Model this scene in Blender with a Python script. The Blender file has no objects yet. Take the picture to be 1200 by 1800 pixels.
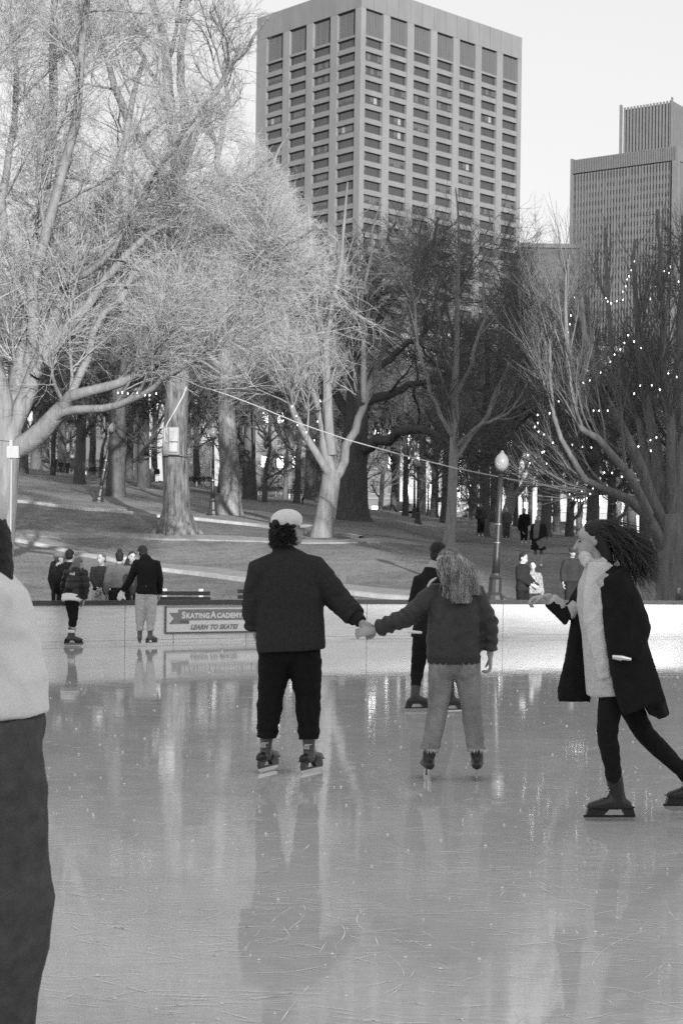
import bpy, bmesh, math, random
import numpy as np
from mathutils import Vector, Matrix, Euler, Quaternion

scene = bpy.context.scene
COL = scene.collection
rad = math.radians

# ------------------------------------------------------------------ camera, light, exposure
CAM_H = 1.543
F = 2930.0                      # focal length in photo pixels
ROLL = 0.013
cd = bpy.data.cameras.new("camera")
cam = bpy.data.objects.new("camera", cd)
COL.objects.link(cam)
cam.location = (0, 0, CAM_H)
cam.rotation_mode = 'XYZ'
cam.rotation_euler = (Matrix.Rotation(-ROLL, 4, 'Y') @ Matrix.Rotation(rad(90), 4, 'X')).to_euler()
cd.sensor_width = 36.0
cd.lens = 36.0 * F / 1800.0
cd.shift_y = 84.0 / 1800.0
cd.clip_start = 0.1
cd.clip_end = 4000
cd.dof.use_dof = True
cd.dof.focus_distance = 13.0
cd.dof.aperture_fstop = 11
scene.camera = cam

SUN_EL, SUN_AZ = 13.0, 14.0     # degrees; the sun stands behind the camera, a little to its right
world = bpy.data.worlds.new("World")
scene.world = world
world.use_nodes = True
wt = world.node_tree
for n in list(wt.nodes):
    wt.nodes.remove(n)
wo = wt.nodes.new("ShaderNodeOutputWorld")
wb = wt.nodes.new("ShaderNodeBackground")
ws = wt.nodes.new("ShaderNodeTexSky")
ws.sky_type = 'NISHITA'
ws.sun_disc = False
ws.sun_elevation = rad(SUN_EL)
ws.sun_rotation = rad(180.0 - SUN_AZ)
ws.air_density = 1.0
ws.dust_density = 3.0
ws.ozone_density = 1.0
wbw = wt.nodes.new("ShaderNodeRGBToBW")
wg = wt.nodes.new("ShaderNodeMath"); wg.operation = 'POWER'; wg.inputs[1].default_value = 0.25
wt.links.new(ws.outputs[0], wbw.inputs[0])
wt.links.new(wbw.outputs[0], wg.inputs[0])
wt.links.new(wg.outputs[0], wb.inputs[0])
wb.inputs[1].default_value = 0.15
wt.links.new(wb.outputs[0], wo.inputs[0])

sl = bpy.data.lights.new("sun", 'SUN')
sl.energy = 1.8
sl.angle = rad(0.6)
sl.color = (1, 1, 1)
sun = bpy.data.objects.new("sun", sl)
COL.objects.link(sun)
# direction the light travels
sd = Vector((-math.sin(rad(SUN_AZ)) * math.cos(rad(SUN_EL)), math.cos(rad(SUN_AZ)) * math.cos(rad(SUN_EL)), -math.sin(rad(SUN_EL))))
sun.rotation_euler = sd.to_track_quat('-Z', 'Y').to_euler()
sun.location = (30, -60, 60)

scene.view_settings.view_transform = 'Standard'
scene.view_settings.look = 'None'
scene.view_settings.gamma = 1
scene.view_settings.exposure = 2.2
scene.view_settings.use_curve_mapping = False
scene.render.engine = 'CYCLES'
scene.cycles.use_denoising = False
scene.cycles.max_bounces = 6
scene.cycles.diffuse_bounces = 3
scene.cycles.glossy_bounces = 3
scene.cycles.transparent_max_bounces = 8
scene.cycles.caustics_reflective = False
scene.cycles.caustics_refractive = False

# ------------------------------------------------------------------ photo pixel -> world
CR, SR = math.cos(ROLL), math.sin(ROLL)
def ray(px, py):
    a, b = px - 600.0, 984.0 - py
    return (a * CR - b * SR) / F, (a * SR + b * CR) / F      # x/d, (z-H)/d
def P(px, py, d):
    rx, rz = ray(px, py)
    return Vector((rx * d, d, CAM_H + rz * d))

# ------------------------------------------------------------------ terrain
TX = [-500, 0, 170, 310, 480, 640, 800, 1000, 1200, 1700]
TD = [36, 42, 54, 62, 75, 85, 110, 150, 200, 300]
TZ = [
    [0, .6, 2.2, 3.3, 4.8, 5.6, 7.7, 10.2, 13.0, 15],
    [0, .5, 1.9, 2.9, 4.2, 5.0, 6.9, 9.4, 12.0, 14],
    [0, .4, 1.6, 2.5, 3.9, 4.7, 6.3, 8.8, 11.2, 13],
    [0, .35, 1.4, 2.4, 3.6, 4.3, 5.9, 8.3, 10.6, 12],
    [0, .35, 1.5, 2.45, 3.5, 4.0, 5.2, 7.2, 9.1, 10],
    [0, .4, 1.6, 2.6, 3.3, 3.6, 4.6, 6.0, 7.6, 8.5],
    [0, .5, 1.7, 2.1, 2.6, 2.9, 3.9, 5.4, 6.8, 7.5],
    [0, .5, 1.42, 1.8, 2.2, 2.4, 3.1, 4.1, 5.3, 6.0],
    [0, .4, 1.0, 1.4, 1.9, 2.1, 2.6, 3.2, 4.5, 5.5],
    [0, .4, .9, 1.2, 1.6, 1.8, 2.2, 2.8, 4.0, 5.0],
]
TZ = np.array(TZ, float)
TU = (np.array(TX, float) - 600) / F
def rink_back(x):
    return np.interp(x, RBX, RBY)
RB = [(-40, 4), (-24, 16), (-12, 24.4), (-6.0, 28.2), (-4.5, 29.2), (-3.1, 30.3), (-1.6, 31.4), (.45, 32.6), (3.5, 34.0), (6.6, 35.3), (10, 36.4), (16, 37.0), (26, 35), (36, 28), (42, 12)]
RBX = [p[0] for p in RB]; RBY = [p[1] for p in RB]
def ground(x, y):
    """terrain height, vectorised"""
    x = np.asarray(x, float); y = np.asarray(y, float)
    yy = np.maximum(y, 20.0)
    u = np.clip(x / yy, TU[0], TU[-1] - 1e-6)
    d = np.clip(y, TD[0], TD[-1] - 1e-3)
    i = np.clip(np.searchsorted(TU, u, side='right') - 1, 0, len(TU) - 2)
    j = np.clip(np.searchsorted(TD, d, side='right') - 1, 0, len(TD) - 2)
    fu = (u - TU[i]) / (TU[i + 1] - TU[i])
    TDa = np.array(TD, float)
    fd = (d - TDa[j]) / (TDa[j + 1] - TDa[j])
    fu = fu * fu * (3 - 2 * fu)
    z = (TZ[i, j] * (1 - fu) + TZ[i + 1, j] * fu) * (1 - fd) + (TZ[i, j + 1] * (1 - fu) + TZ[i + 1, j + 1] * fu) * fd
    wob = .12 * np.sin(x * .23 + 1.3) * np.sin(y * .17) + .06 * np.sin(x * .61 + y * .37)
    return z + wob * np.clip((y - 42) / 20, 0, 1) - .02
def gz(x, y):
    return float(ground(x, y))
def hit(px, py, d0=36.5, d1=260):
    """where the ray through a pixel meets the terrain"""
    rx, rz = ray(px, py)
    ds = np.geomspace(d0, d1, 1400)
    below = (CAM_H + rz * ds) <= ground(rx * ds, ds)
    k = int(np.argmax(below)) if below.any() else len(ds) - 1
    d = ds[k]
    return Vector((rx * d, d, gz(rx * d, d)))
def at(px, d):
    """ground point under the column px at distance d (column taken near the horizon)"""
    x = ray(px, 960)[0] * d
    return Vector((x, d, gz(x, d)))

# ------------------------------------------------------------------ materials
MATS = {}
def mat(name, g, rough=.8, var=.0, scale=8.0, bump=0.0, bscale=None, metal=0.0, spec=.5, stretch=None, detail=6, emit=0, g2=None):
    if name in MATS:
        return MATS[name]
    m = bpy.data.materials.new(name); MATS[name] = m
    m.use_nodes = True
    nt = m.node_tree
    b = nt.nodes["Principled BSDF"]
    b.inputs["Base Color"].default_value = (g, g, g, 1)
    b.inputs["Roughness"].default_value = rough
    b.inputs["Metallic"].default_value = metal
    b.inputs["Specular IOR Level"].default_value = spec
    if emit:
        b.inputs["Emission Color"].default_value = (1, 1, 1, 1)
        b.inputs["Emission Strength"].default_value = emit
    if var or bump:
        tc = nt.nodes.new("ShaderNodeTexCoord")
        mp = nt.nodes.new("ShaderNodeMapping")
        nt.links.new(tc.outputs["Object"], mp.inputs[0])
        if stretch:
            mp.inputs["Scale"].default_value = stretch
    if var:
        nz = nt.nodes.new("ShaderNodeTexNoise")
        nz.inputs["Scale"].default_value = scale
        nz.inputs["Detail"].default_value = detail
        nz.inputs["Roughness"].default_value = .65
        nt.links.new(mp.outputs[0], nz.inputs["Vector"])
        cr = nt.nodes.new("ShaderNodeMapRange")
        cr.inputs["From Min"].default_value = .3; cr.inputs["From Max"].default_value = .7
        lo, hi = (max(0, g * (1 - var)), g * (1 + var)) if g2 is None else (g, g2)
        cr.inputs["To Min"].default_value = lo; cr.inputs["To Max"].default_value = hi
        nt.links.new(nz.outputs[0], cr.inputs["Value"])
        nt.links.new(cr.outputs[0], b.inputs["Base Color"])
    if bump:
        nb = nt.nodes.new("ShaderNodeTexNoise")
        nb.inputs["Scale"].default_value = bscale or scale * 3
        nb.inputs["Detail"].default_value = 5
        nt.links.new(mp.outputs[0], nb.inputs["Vector"])
        bp = nt.nodes.new("ShaderNodeBump")
        bp.inputs["Strength"].default_value = bump
        bp.inputs["Distance"].default_value = .02
        nt.links.new(nb.outputs[0], bp.inputs["Height"])
        nt.links.new(bp.outputs[0], b.inputs["Normal"])
    return m

# ------------------------------------------------------------------ object helpers
def setp(o, label=None, cat=None, group=None, kind=None):
    if label: o["label"] = label
    if cat: o["category"] = cat
    if group: o["group"] = group
    if kind: o["kind"] = kind
    return o
def empty(name, loc, rz=0, **k):
    o = bpy.data.objects.new(name, None)
    o.empty_display_size = .2
    COL.objects.link(o)
    o.location = loc; o.rotation_euler = (0, 0, rz)
    return setp(o, **k)
def link(name, me, m=None, parent=None, loc=None, **k):
    o = bpy.data.objects.new(name, me)
    COL.objects.link(o)
    if m is not None:
        if isinstance(m, (list, tuple)):
            for q in m: me.materials.append(q)
        elif len(me.materials) == 0:
            me.materials.append(m)
    if parent is not None: o.parent = parent
    if loc is not None: o.location = loc
    return setp(o, **k)
class MB:
    """mesh collector"""
    def __init__(s): s.v = []; s.f = []; s.mi = []
    def add(s, vs, fs, mi=0):
        n = len(s.v); s.v += [tuple(v) for v in vs]
        s.f += [tuple(i + n for i in f) for f in fs]; s.mi += [mi] * len(fs)
    def box(s, x0, x1, y0, y1, z0, z1, mi=0, M=None):
        vs = [Vector(p) for p in ((x0, y0, z0), (x1, y0, z0), (x1, y1, z0), (x0, y1, z0), (x0, y0, z1), (x1, y0, z1), (x1, y1, z1), (x0, y1, z1))]
        if M is not None: vs = [M @ v for v in vs]
        s.add(vs, [(0, 3, 2, 1), (4, 5, 6, 7), (0, 1, 5, 4), (1, 2, 6, 5), (2, 3, 7, 6), (3, 0, 4, 7)], mi)
    def tube(s, pts, rs, n=8, mi=0, cap=True):
        pts = [Vector(p) for p in pts]
        if not hasattr(rs, '__len__'): rs = [rs] * len(pts)
        rings = []
        pa = None
        for i, p in enumerate(pts):
            t = (pts[min(i + 1, len(pts) - 1)] - pts[max(i - 1, 0)]).normalized()
            if pa is None:
                ref = Vector((1, 0, 0)) if abs(t.x) < .9 else Vector((0, 1, 0))
            else: ref = pa
            a = (ref - t * ref.dot(t)).normalized(); pa = a
            b = t.cross(a)
            rings.append([p + (a * math.cos(2 * math.pi * k / n) + b * math.sin(2 * math.pi * k / n)) * rs[i] for k in range(n)])
        vs = [v for r in rings for v in r]; fs = []
        for i in range(len(pts) - 1):
            for k in range(n):
                fs.append((i * n + k, i * n + (k + 1) % n, (i + 1) * n + (k + 1) % n, (i + 1) * n + k))
        if cap:
            fs.append(tuple(range(n - 1, -1, -1))); fs.append(tuple((len(pts) - 1) * n + k for k in range(n)))
        s.add(vs, fs, mi)
    def lathe(s, prof, n=20, mi=0, c=(0, 0, 0)):
        vs = []; fs = []
        for r, z in prof:
            for k in range(n):
                a = 2 * math.pi * k / n
                vs.append((c[0] + r * math.cos(a), c[1] + r * math.sin(a), c[2] + z))
        for i in range(len(prof) - 1):
            for k in range(n):
                fs.append((i * n + k, i * n + (k + 1) % n, (i + 1) * n + (k + 1) % n, (i + 1) * n + k))
        fs.append(tuple(range(n - 1, -1, -1))); fs.append(tuple((len(prof) - 1) * n + k for k in range(n)))
        s.add(vs, fs, mi)
    def mesh(s, name="mesh", smooth=False):
        me = bpy.data.meshes.new(name)
        me.from_pydata(s.v, [], s.f)
        if s.mi: me.polygons.foreach_set("material_index", s.mi)
        if smooth: me.polygons.foreach_set("use_smooth", [True] * len(s.f))
        me.update()
        return me
    def obj(s, name, m, parent=None, loc=None, smooth=False, **k):
        return link(name, s.mesh(name, smooth), m, parent, loc, **k)
def grid_mesh(name, X, Y, Z):
    """X,Y,Z 2-D arrays -> mesh"""
    r, c = X.shape
    co = np.stack([X, Y, Z], -1).reshape(-1, 3)
    me = bpy.data.meshes.new(name)
    me.vertices.add(len(co)); me.vertices.foreach_set("co", co.astype(np.float32).ravel())
    i = np.arange(r * c).reshape(r, c)
    q = np.stack([i[:-1, :-1], i[:-1, 1:], i[1:, 1:], i[1:, :-1]], -1).reshape(-1, 4)
    fill_quads(me, q)
    return me
def fill_quads(me, q, smooth=True):
    n = len(q)
    me.loops.add(n * 4); me.loops.foreach_set("vertex_index", q.astype(np.int32).ravel())
    me.polygons.add(n)
    me.polygons.foreach_set("loop_start", np.arange(0, n * 4, 4, dtype=np.int32))
    me.polygons.foreach_set("loop_total", np.full(n, 4, dtype=np.int32))
    me.update(calc_edges=True)
    if smooth: me.polygons.foreach_set("use_smooth", np.ones(n, bool))
def kids(o): return [c for c in bpy.data.objects if c.parent == o]
def copy_tree(o, loc=None, rz=None, scale=None, parent=None, **k):
    c = o.copy(); COL.objects.link(c); c.parent = parent
    if parent is not None: c.matrix_parent_inverse = o.matrix_parent_inverse.copy()
    if loc is not None: c.location = loc
    if rz is not None: c.rotation_euler = (o.rotation_euler[0], o.rotation_euler[1], rz)
    if scale is not None: c.scale = (scale, scale, scale) if not hasattr(scale, '__len__') else scale
    setp(c, **k)
    for ch in [x for x in bpy.data.objects if x.parent == o]:
        copy_tree(ch, parent=c)
    return c

# ------------------------------------------------------------------ setting: ice, terrain, paths
def ice_material():
    m = bpy.data.materials.new("wet_ice"); m.use_nodes = True
    nt = m.node_tree; b = nt.nodes["Principled BSDF"]; L = nt.links.new
    tc = nt.nodes.new("ShaderNodeTexCoord")
    def noise(scale, stretch, detail=5, rough=.6, rot=0):
        mp = nt.nodes.new("ShaderNodeMapping"); mp.inputs["Scale"].default_value = stretch
        mp.inputs["Rotation"].default_value = (0, 0, rot)
        L(tc.outputs["Object"], mp.inputs[0])
        n = nt.nodes.new("ShaderNodeTexNoise"); n.inputs["Scale"].default_value = scale
        n.inputs["Detail"].default_value = detail; n.inputs["Roughness"].default_value = rough
        L(mp.outputs[0], n.inputs["Vector"]); return n.outputs[0]
    def rng(v, a, b_, c, d):
        r = nt.nodes.new("ShaderNodeMapRange")
        for k, q in zip(("From Min", "From Max", "To Min", "To Max"), (a, b_, c, d)): r.inputs[k].default_value = q
        L(v, r.inputs["Value"]); return r.outputs[0]
    def math_(op, a, b_):
        n = nt.nodes.new("ShaderNodeMath"); n.operation = op
        for i, q in enumerate((a, b_)):
            if isinstance(q, (int, float)): n.inputs[i].default_value = q
            else: L(q, n.inputs[i])
        return n.outputs[0]
    cloud = rng(noise(.8, (1, 1, 1)), .3, .7, .50, .60)
    fine = rng(noise(16, (.35, 3, 1), 4, .7), .35, .7, -.06, .07)
    marks = rng(noise(30, (.12, 2.2, 1), 3, .8, .12), .62, .74, 0, .16)
    marks2 = rng(noise(22, (.10, 2.6, 1), 3, .8, -.5), .65, .75, 0, .14)
    col = math_('ADD', math_('ADD', cloud, fine), math_('ADD', marks, marks2))
    L(col, b.inputs["Base Color"])
    ro = rng(noise(2.2, (1, 1.6, 1)), .35, .7, .015, .085)
    L(ro, b.inputs["Roughness"])
    b.inputs["IOR"].default_value = 1.33
    h1 = noise(3.0, (1, 1, 1), 3, .5)
    h2 = noise(26, (.5, 1, 1), 4, .7)
    h = math_('ADD', math_('MULTIPLY', h1, 1.0), math_('MULTIPLY', h2, .10))
    bp = nt.nodes.new("ShaderNodeBump"); bp.inputs["Strength"].default_value = .12; bp.inputs["Distance"].default_value = .008
    L(h, bp.inputs["Height"]); L(bp.outputs[0], b.inputs["Normal"])
    return m
def build_ice():
    rng = np.random.default_rng(7)
    mb = MB()
    xs = np.linspace(-40, 42, 42)
    ys = rink_back(xs)
    n = len(xs)
    vs = [(x, -30, 0) for x in xs] + [(x, y - .02, 0) for x, y in zip(xs, ys)]
    mb.add(vs, [(i, i + 1, n + i + 1, n + i) for i in range(n - 1)], 0)
    # blade scratches: thin frosty ribbons lying on the sheet
    for k in range(2600):
        d = 4.6 * (32 / 4.6) ** (rng.random() ** 1.1)
        x = rng.uniform(-.24, .24) * d
        L = rng.uniform(.03, .25) if rng.random() < .85 else rng.uniform(.4, 1.6)
        a = rng.normal(0, .35) + (math.pi * rng.random() if rng.random() < .3 else 0)
        cur = rng.normal(0, .8)
        w = rng.uniform(.0006, .0020) * (1 + d / 22)
        if k < 160: L = rng.uniform(.5, 1.5); a = rng.normal(0, .3); w = rng.uniform(.0006, .0016) * (1 + d / 16); cur *= .6
        m_ = max(3, int(L / .06))
        pts = []; px_, py_, aa = x, d, a
        for i in range(m_ + 1):
            pts.append((px_, py_)); px_ += math.cos(aa) * L / m_; py_ += math.sin(aa) * L / m_; aa += cur * L / m_
        if max(p[1] for p in pts) > 28: continue
        i = 0
        while i < m_:
            j = min(m_, i + rng.integers(1, 4))
            seg = pts[i:j + 1]
            vs = []
            for q in range(len(seg)):
                p0 = seg[max(q - 1, 0)]; p1 = seg[min(q + 1, len(seg) - 1)]
                tx, ty = p1[0] - p0[0], p1[1] - p0[1]; l = math.hypot(tx, ty) + 1e-9
                ww = w * (.25 if q in (0, len(seg) - 1) else rng.uniform(.7, 1.3))
                vs += [(seg[q][0] - ty / l * ww, seg[q][1] + tx / l * ww, .003), (seg[q][0] + ty / l * ww, seg[q][1] - tx / l * ww, .003)]
            mb.add(vs, [(2 * q, 2 * q + 1, 2 * q + 3, 2 * q + 2) for q in range(len(seg) - 1)], 1)
            i = j + (rng.integers(1, 4) if rng.random() < .6 else 0)
    # shaved snow crumbs
    for k in range(500):
        d = 4.6 * (30 / 4.6) ** rng.random(); x = rng.uniform(-.24, .24) * d
        s = rng.uniform(.002, .006) * (1 + d / 15)
        mb.add([(x - s, d, .002), (x, d - s, .002), (x + s, d, .002), (x, d + s, .002), (x, d, .002 + s)], [(0, 1, 4), (1, 2, 4), (2, 3, 4), (3, 0, 4)], 1)
    mb.obj("ice", [ice_material(), mat("frost", .84, .9)], kind="structure")
build_ice()

def ground_material():
    m = bpy.data.materials.new("winter_grass"); m.use_nodes = True
    nt = m.node_tree; b = nt.nodes["Principled BSDF"]; L = nt.links.new
    tc = nt.nodes.new("ShaderNodeTexCoord")
    def noise(scale, st=(1, 1, 1), detail=6, rough=.65):
        mp = nt.nodes.new("ShaderNodeMapping"); mp.inputs["Scale"].default_value = st; L(tc.outputs["Object"], mp.inputs[0])
        n = nt.nodes.new("ShaderNodeTexNoise"); n.inputs["Scale"].default_value = scale
        n.inputs["Detail"].default_value = detail; n.inputs["Roughness"].default_value = rough
        L(mp.outputs[0], n.inputs["Vector"]); return n.outputs[0]
    def mr(v, a, b_, c, d):
        r = nt.nodes.new("ShaderNodeMapRange")
        for k, q in zip(("From Min", "From Max", "To Min", "To Max"), (a, b_, c, d)): r.inputs[k].default_value = q
        L(v, r.inputs["Value"]); return r.outputs[0]
    def add(a, c):
        n = nt.nodes.new("ShaderNodeMath"); n.operation = 'ADD'; L(a, n.inputs[0]); L(c, n.inputs[1]); return n.outputs[0]
    big = mr(noise(.12), .35, .65, .12, .21)
    mid = mr(noise(1.4), .35, .65, -.025, .03)
    leaf = mr(noise(9, (1, 1, 1), 8, .8), .40, .70, -.03, .07)
    L(add(add(big, mid), leaf), b.inputs["Base Color"])
    b.inputs["Roughness"].default_value = .95
    b.inputs["Specular IOR Level"].default_value = .15
    bp = nt.nodes.new("ShaderNodeBump"); bp.inputs["Strength"].default_value = .8; bp.inputs["Distance"].default_value = .06
    L(noise(7, (1, 1, 1), 8, .8), bp.inputs["Height"]); L(bp.outputs[0], b.inputs["Normal"])
    return m
def build_ground():
    us = np.concatenate([[-1.6, -1.0, -.7, -.5], np.linspace(-.38, .38, 150), [.5, .7, 1.0, 1.6]])
    ds = np.concatenate([[-60, 0, 20], np.linspace(27, 110, 180), np.geomspace(112, 320, 60), [500, 1000, 2500]])
    U, D = np.meshgrid(us, ds)
    X = U * np.maximum(D, 45); Y = D
    Z = ground(X, Y)
    Z = np.where(Y < rink_back(X) + .3, -.06, Z)
    me = grid_mesh("ground", X, Y, Z)
    link("ground", me, ground_material(), kind="structure")
build_ground()

def ribbon(name, pts, width, m, lift=.03, kerb=None, vert=None, **k):
    """a path draped on the terrain; pts are photo pixels; width metres (depth-wise)"""
    ws = [hit(*p) if len(p) == 2 else Vector((p[0], p[1], 0)) for p in pts]
    n = 90
    tt = np.linspace(0, len(ws) - 1, n)
    cx = np.interp(tt, range(len(ws)), [w.x for w in ws]); cy = np.interp(tt, range(len(ws)), [w.y for w in ws])
    ker = np.ones(7) / 7
    cxs = np.convolve(np.pad(cx, 3, 'edge'), ker, 'valid'); cys = np.convolve(np.pad(cy, 3, 'edge'), ker, 'valid')
    tx = np.gradient(cxs); ty = np.gradient(cys); l = np.hypot(tx, ty) + 1e-9
    nx, ny = -ty / l, tx / l
    offs = np.concatenate([[-width / 2 - .01], np.linspace(-width / 2, width / 2, 6), [width / 2 + .01]])
    X = cxs[:, None] + nx[:, None] * offs; Y = cys[:, None] + ny[:, None] * offs
    Z = ground(X, Y) + lift
    Z = np.maximum(Z, ground(X, Y + .3) + lift * .6)
    Z[:, 0] = ground(X[:, 0], Y[:, 0]) - .12; Z[:, -1] = ground(X[:, -1], Y[:, -1]) - .12
    me = grid_mesh(name, X, Y, Z)
    me.polygons.foreach_set('use_smooth', np.zeros(len(me.polygons), bool))
    return link(name, me, m, **k)
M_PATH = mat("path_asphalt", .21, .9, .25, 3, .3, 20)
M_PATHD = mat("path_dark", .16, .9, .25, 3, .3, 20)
M_KERB = mat("kerb_stone", .33, .85, .2, 4)
ribbon("lower_path", [(-160, 925), (20, 944), (120, 962), (230, 985), (330, 1000), (450, 1018), (600, 1036), (720, 1047), (860, 1058), (1000, 1066)], 1.3, M_PATH, .03, kind="structure")
ribbon("lower_path_kerb", [(-160, 932), (20, 951), (120, 971), (230, 994), (330, 1009), (450, 1026), (600, 1044), (720, 1055), (860, 1064)], .18, M_KERB, .11, kind="structure")
ribbon("middle_path", [(-160, 940), (40, 939), (200, 941), (330, 946), (450, 950), (600, 954), (740, 958)], 1.2, M_PATH, .03, kind="structure")
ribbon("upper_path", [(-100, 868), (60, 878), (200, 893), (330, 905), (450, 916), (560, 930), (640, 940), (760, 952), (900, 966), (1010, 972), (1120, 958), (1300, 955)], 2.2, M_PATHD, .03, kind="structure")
ribbon("upper_path_kerb", [(-100, 876), (60, 886), (200, 901), (330, 913), (450, 925), (560, 939), (640, 949)], .2, M_KERB, .12, kind="structure")
ribbon("far_path", [(560, 906), (640, 912), (760, 921), (900, 926), (1010, 933), (1150, 945), (1300, 950)], 2.0, M_PATH, .03, kind="structure")
# ------------------------------------------------------------------ rink barrier and sign
M_WHITE = mat("white_board", .85, .45, .12, 3, .15, 5, stretch=(.5, .5, 7))
M_RAIL = mat("dark_rail", .07, .5, .2, 5)
M_SEAM = mat("seam_dark", .18, .8)
def rink_point(s):
    return Vector((np.interp(s, RS, RBX), np.interp(s, RS, RBY), 0))
RS = [0]
for i in range(1, len(RB)):
    RS.append(RS[-1] + math.hypot(RB[i][0] - RB[i - 1][0], RB[i][1] - RB[i - 1][1]))
def s_of_x(x): return float(np.interp(x, RBX, RS))
HB = .685
def build_barrier():
    root = empty("rink_barrier", (0, 31, 0), label="low white rink wall with a dark top rail round the ice", cat="rink wall")
    def wp(x): return Vector((x, float(rink_back(x)), 0))
    # panel joints where the photo shows them
    jx = [-40, -33, -27, -22, -18, -14.5, -11.5, -9, -7, -5.6, -3.85, -3.05, -1.78, .5, 3.28, 5.95, 8.6, 11.3, 14, 18, 23, 30, 42]
    off = Vector((0, 31, 0))
    for a, b in zip(jx[:-1], jx[1:]):
        mb = MB(); n = 6
        xs = np.linspace(a, b, n + 1)
        xs[0] += .006; xs[-1] -= .006
        vs = []
        for x in xs:
            p = wp(x)
            t = (wp(x + .2) - wp(x - .2)).normalized(); nrm = Vector((t.y, -t.x, 0)) * .025
            for q, z in ((nrm, 0), (nrm, HB), (-nrm, HB), (-nrm, 0)):
                vs.append((p.x + q.x, p.y + q.y - 31, z))
        fs = []
        for i in range(n):
            for k in range(4):
                fs.append((i * 4 + k, i * 4 + (k + 1) % 4, i * 4 + 4 + (k + 1) % 4, i * 4 + 4 + k))
        fs += [(0, 1, 2, 3), (n * 4 + 3, n * 4 + 2, n * 4 + 1, n * 4)]
        mb.add(vs, fs)
        mb.obj("panel", M_WHITE, root)
    mb = MB(); mk = MB()
    def strip(m, z0, z1, y0, y1):
        xs = np.linspace(-40, 42, 220); vs = []
        for x in xs:
            p = wp(x); t = (wp(x + .2) - wp(x - .2)).normalized(); nv = Vector((t.y, -t.x, 0))
            for o, z in ((y0, z0), (y0, z1), (y1, z1), (y1, z0)):
                vs.append((p.x + nv.x * o, p.y + nv.y * o - 31, z))
        fs = [(i * 4 + k, i * 4 + (k + 1) % 4, i * 4 + 4 + (k + 1) % 4, i * 4 + 4 + k) for i in range(len(xs) - 1) for k in range(4)]
        m.add(vs, fs)
    strip(mb, HB + .002, HB + .085, .055, -.09)
    mb.obj("top_rail", M_RAIL, root)
    strip(mk, -.05, HB - .02, -.028, -.06)
    mk.obj("backing", M_SEAM, root)
    mk = MB(); strip(mk, .055, .062, .027, .024); mk.obj("kick_line", mat("kick_line", .5, .6), root)
    return root
build_barrier()

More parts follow.
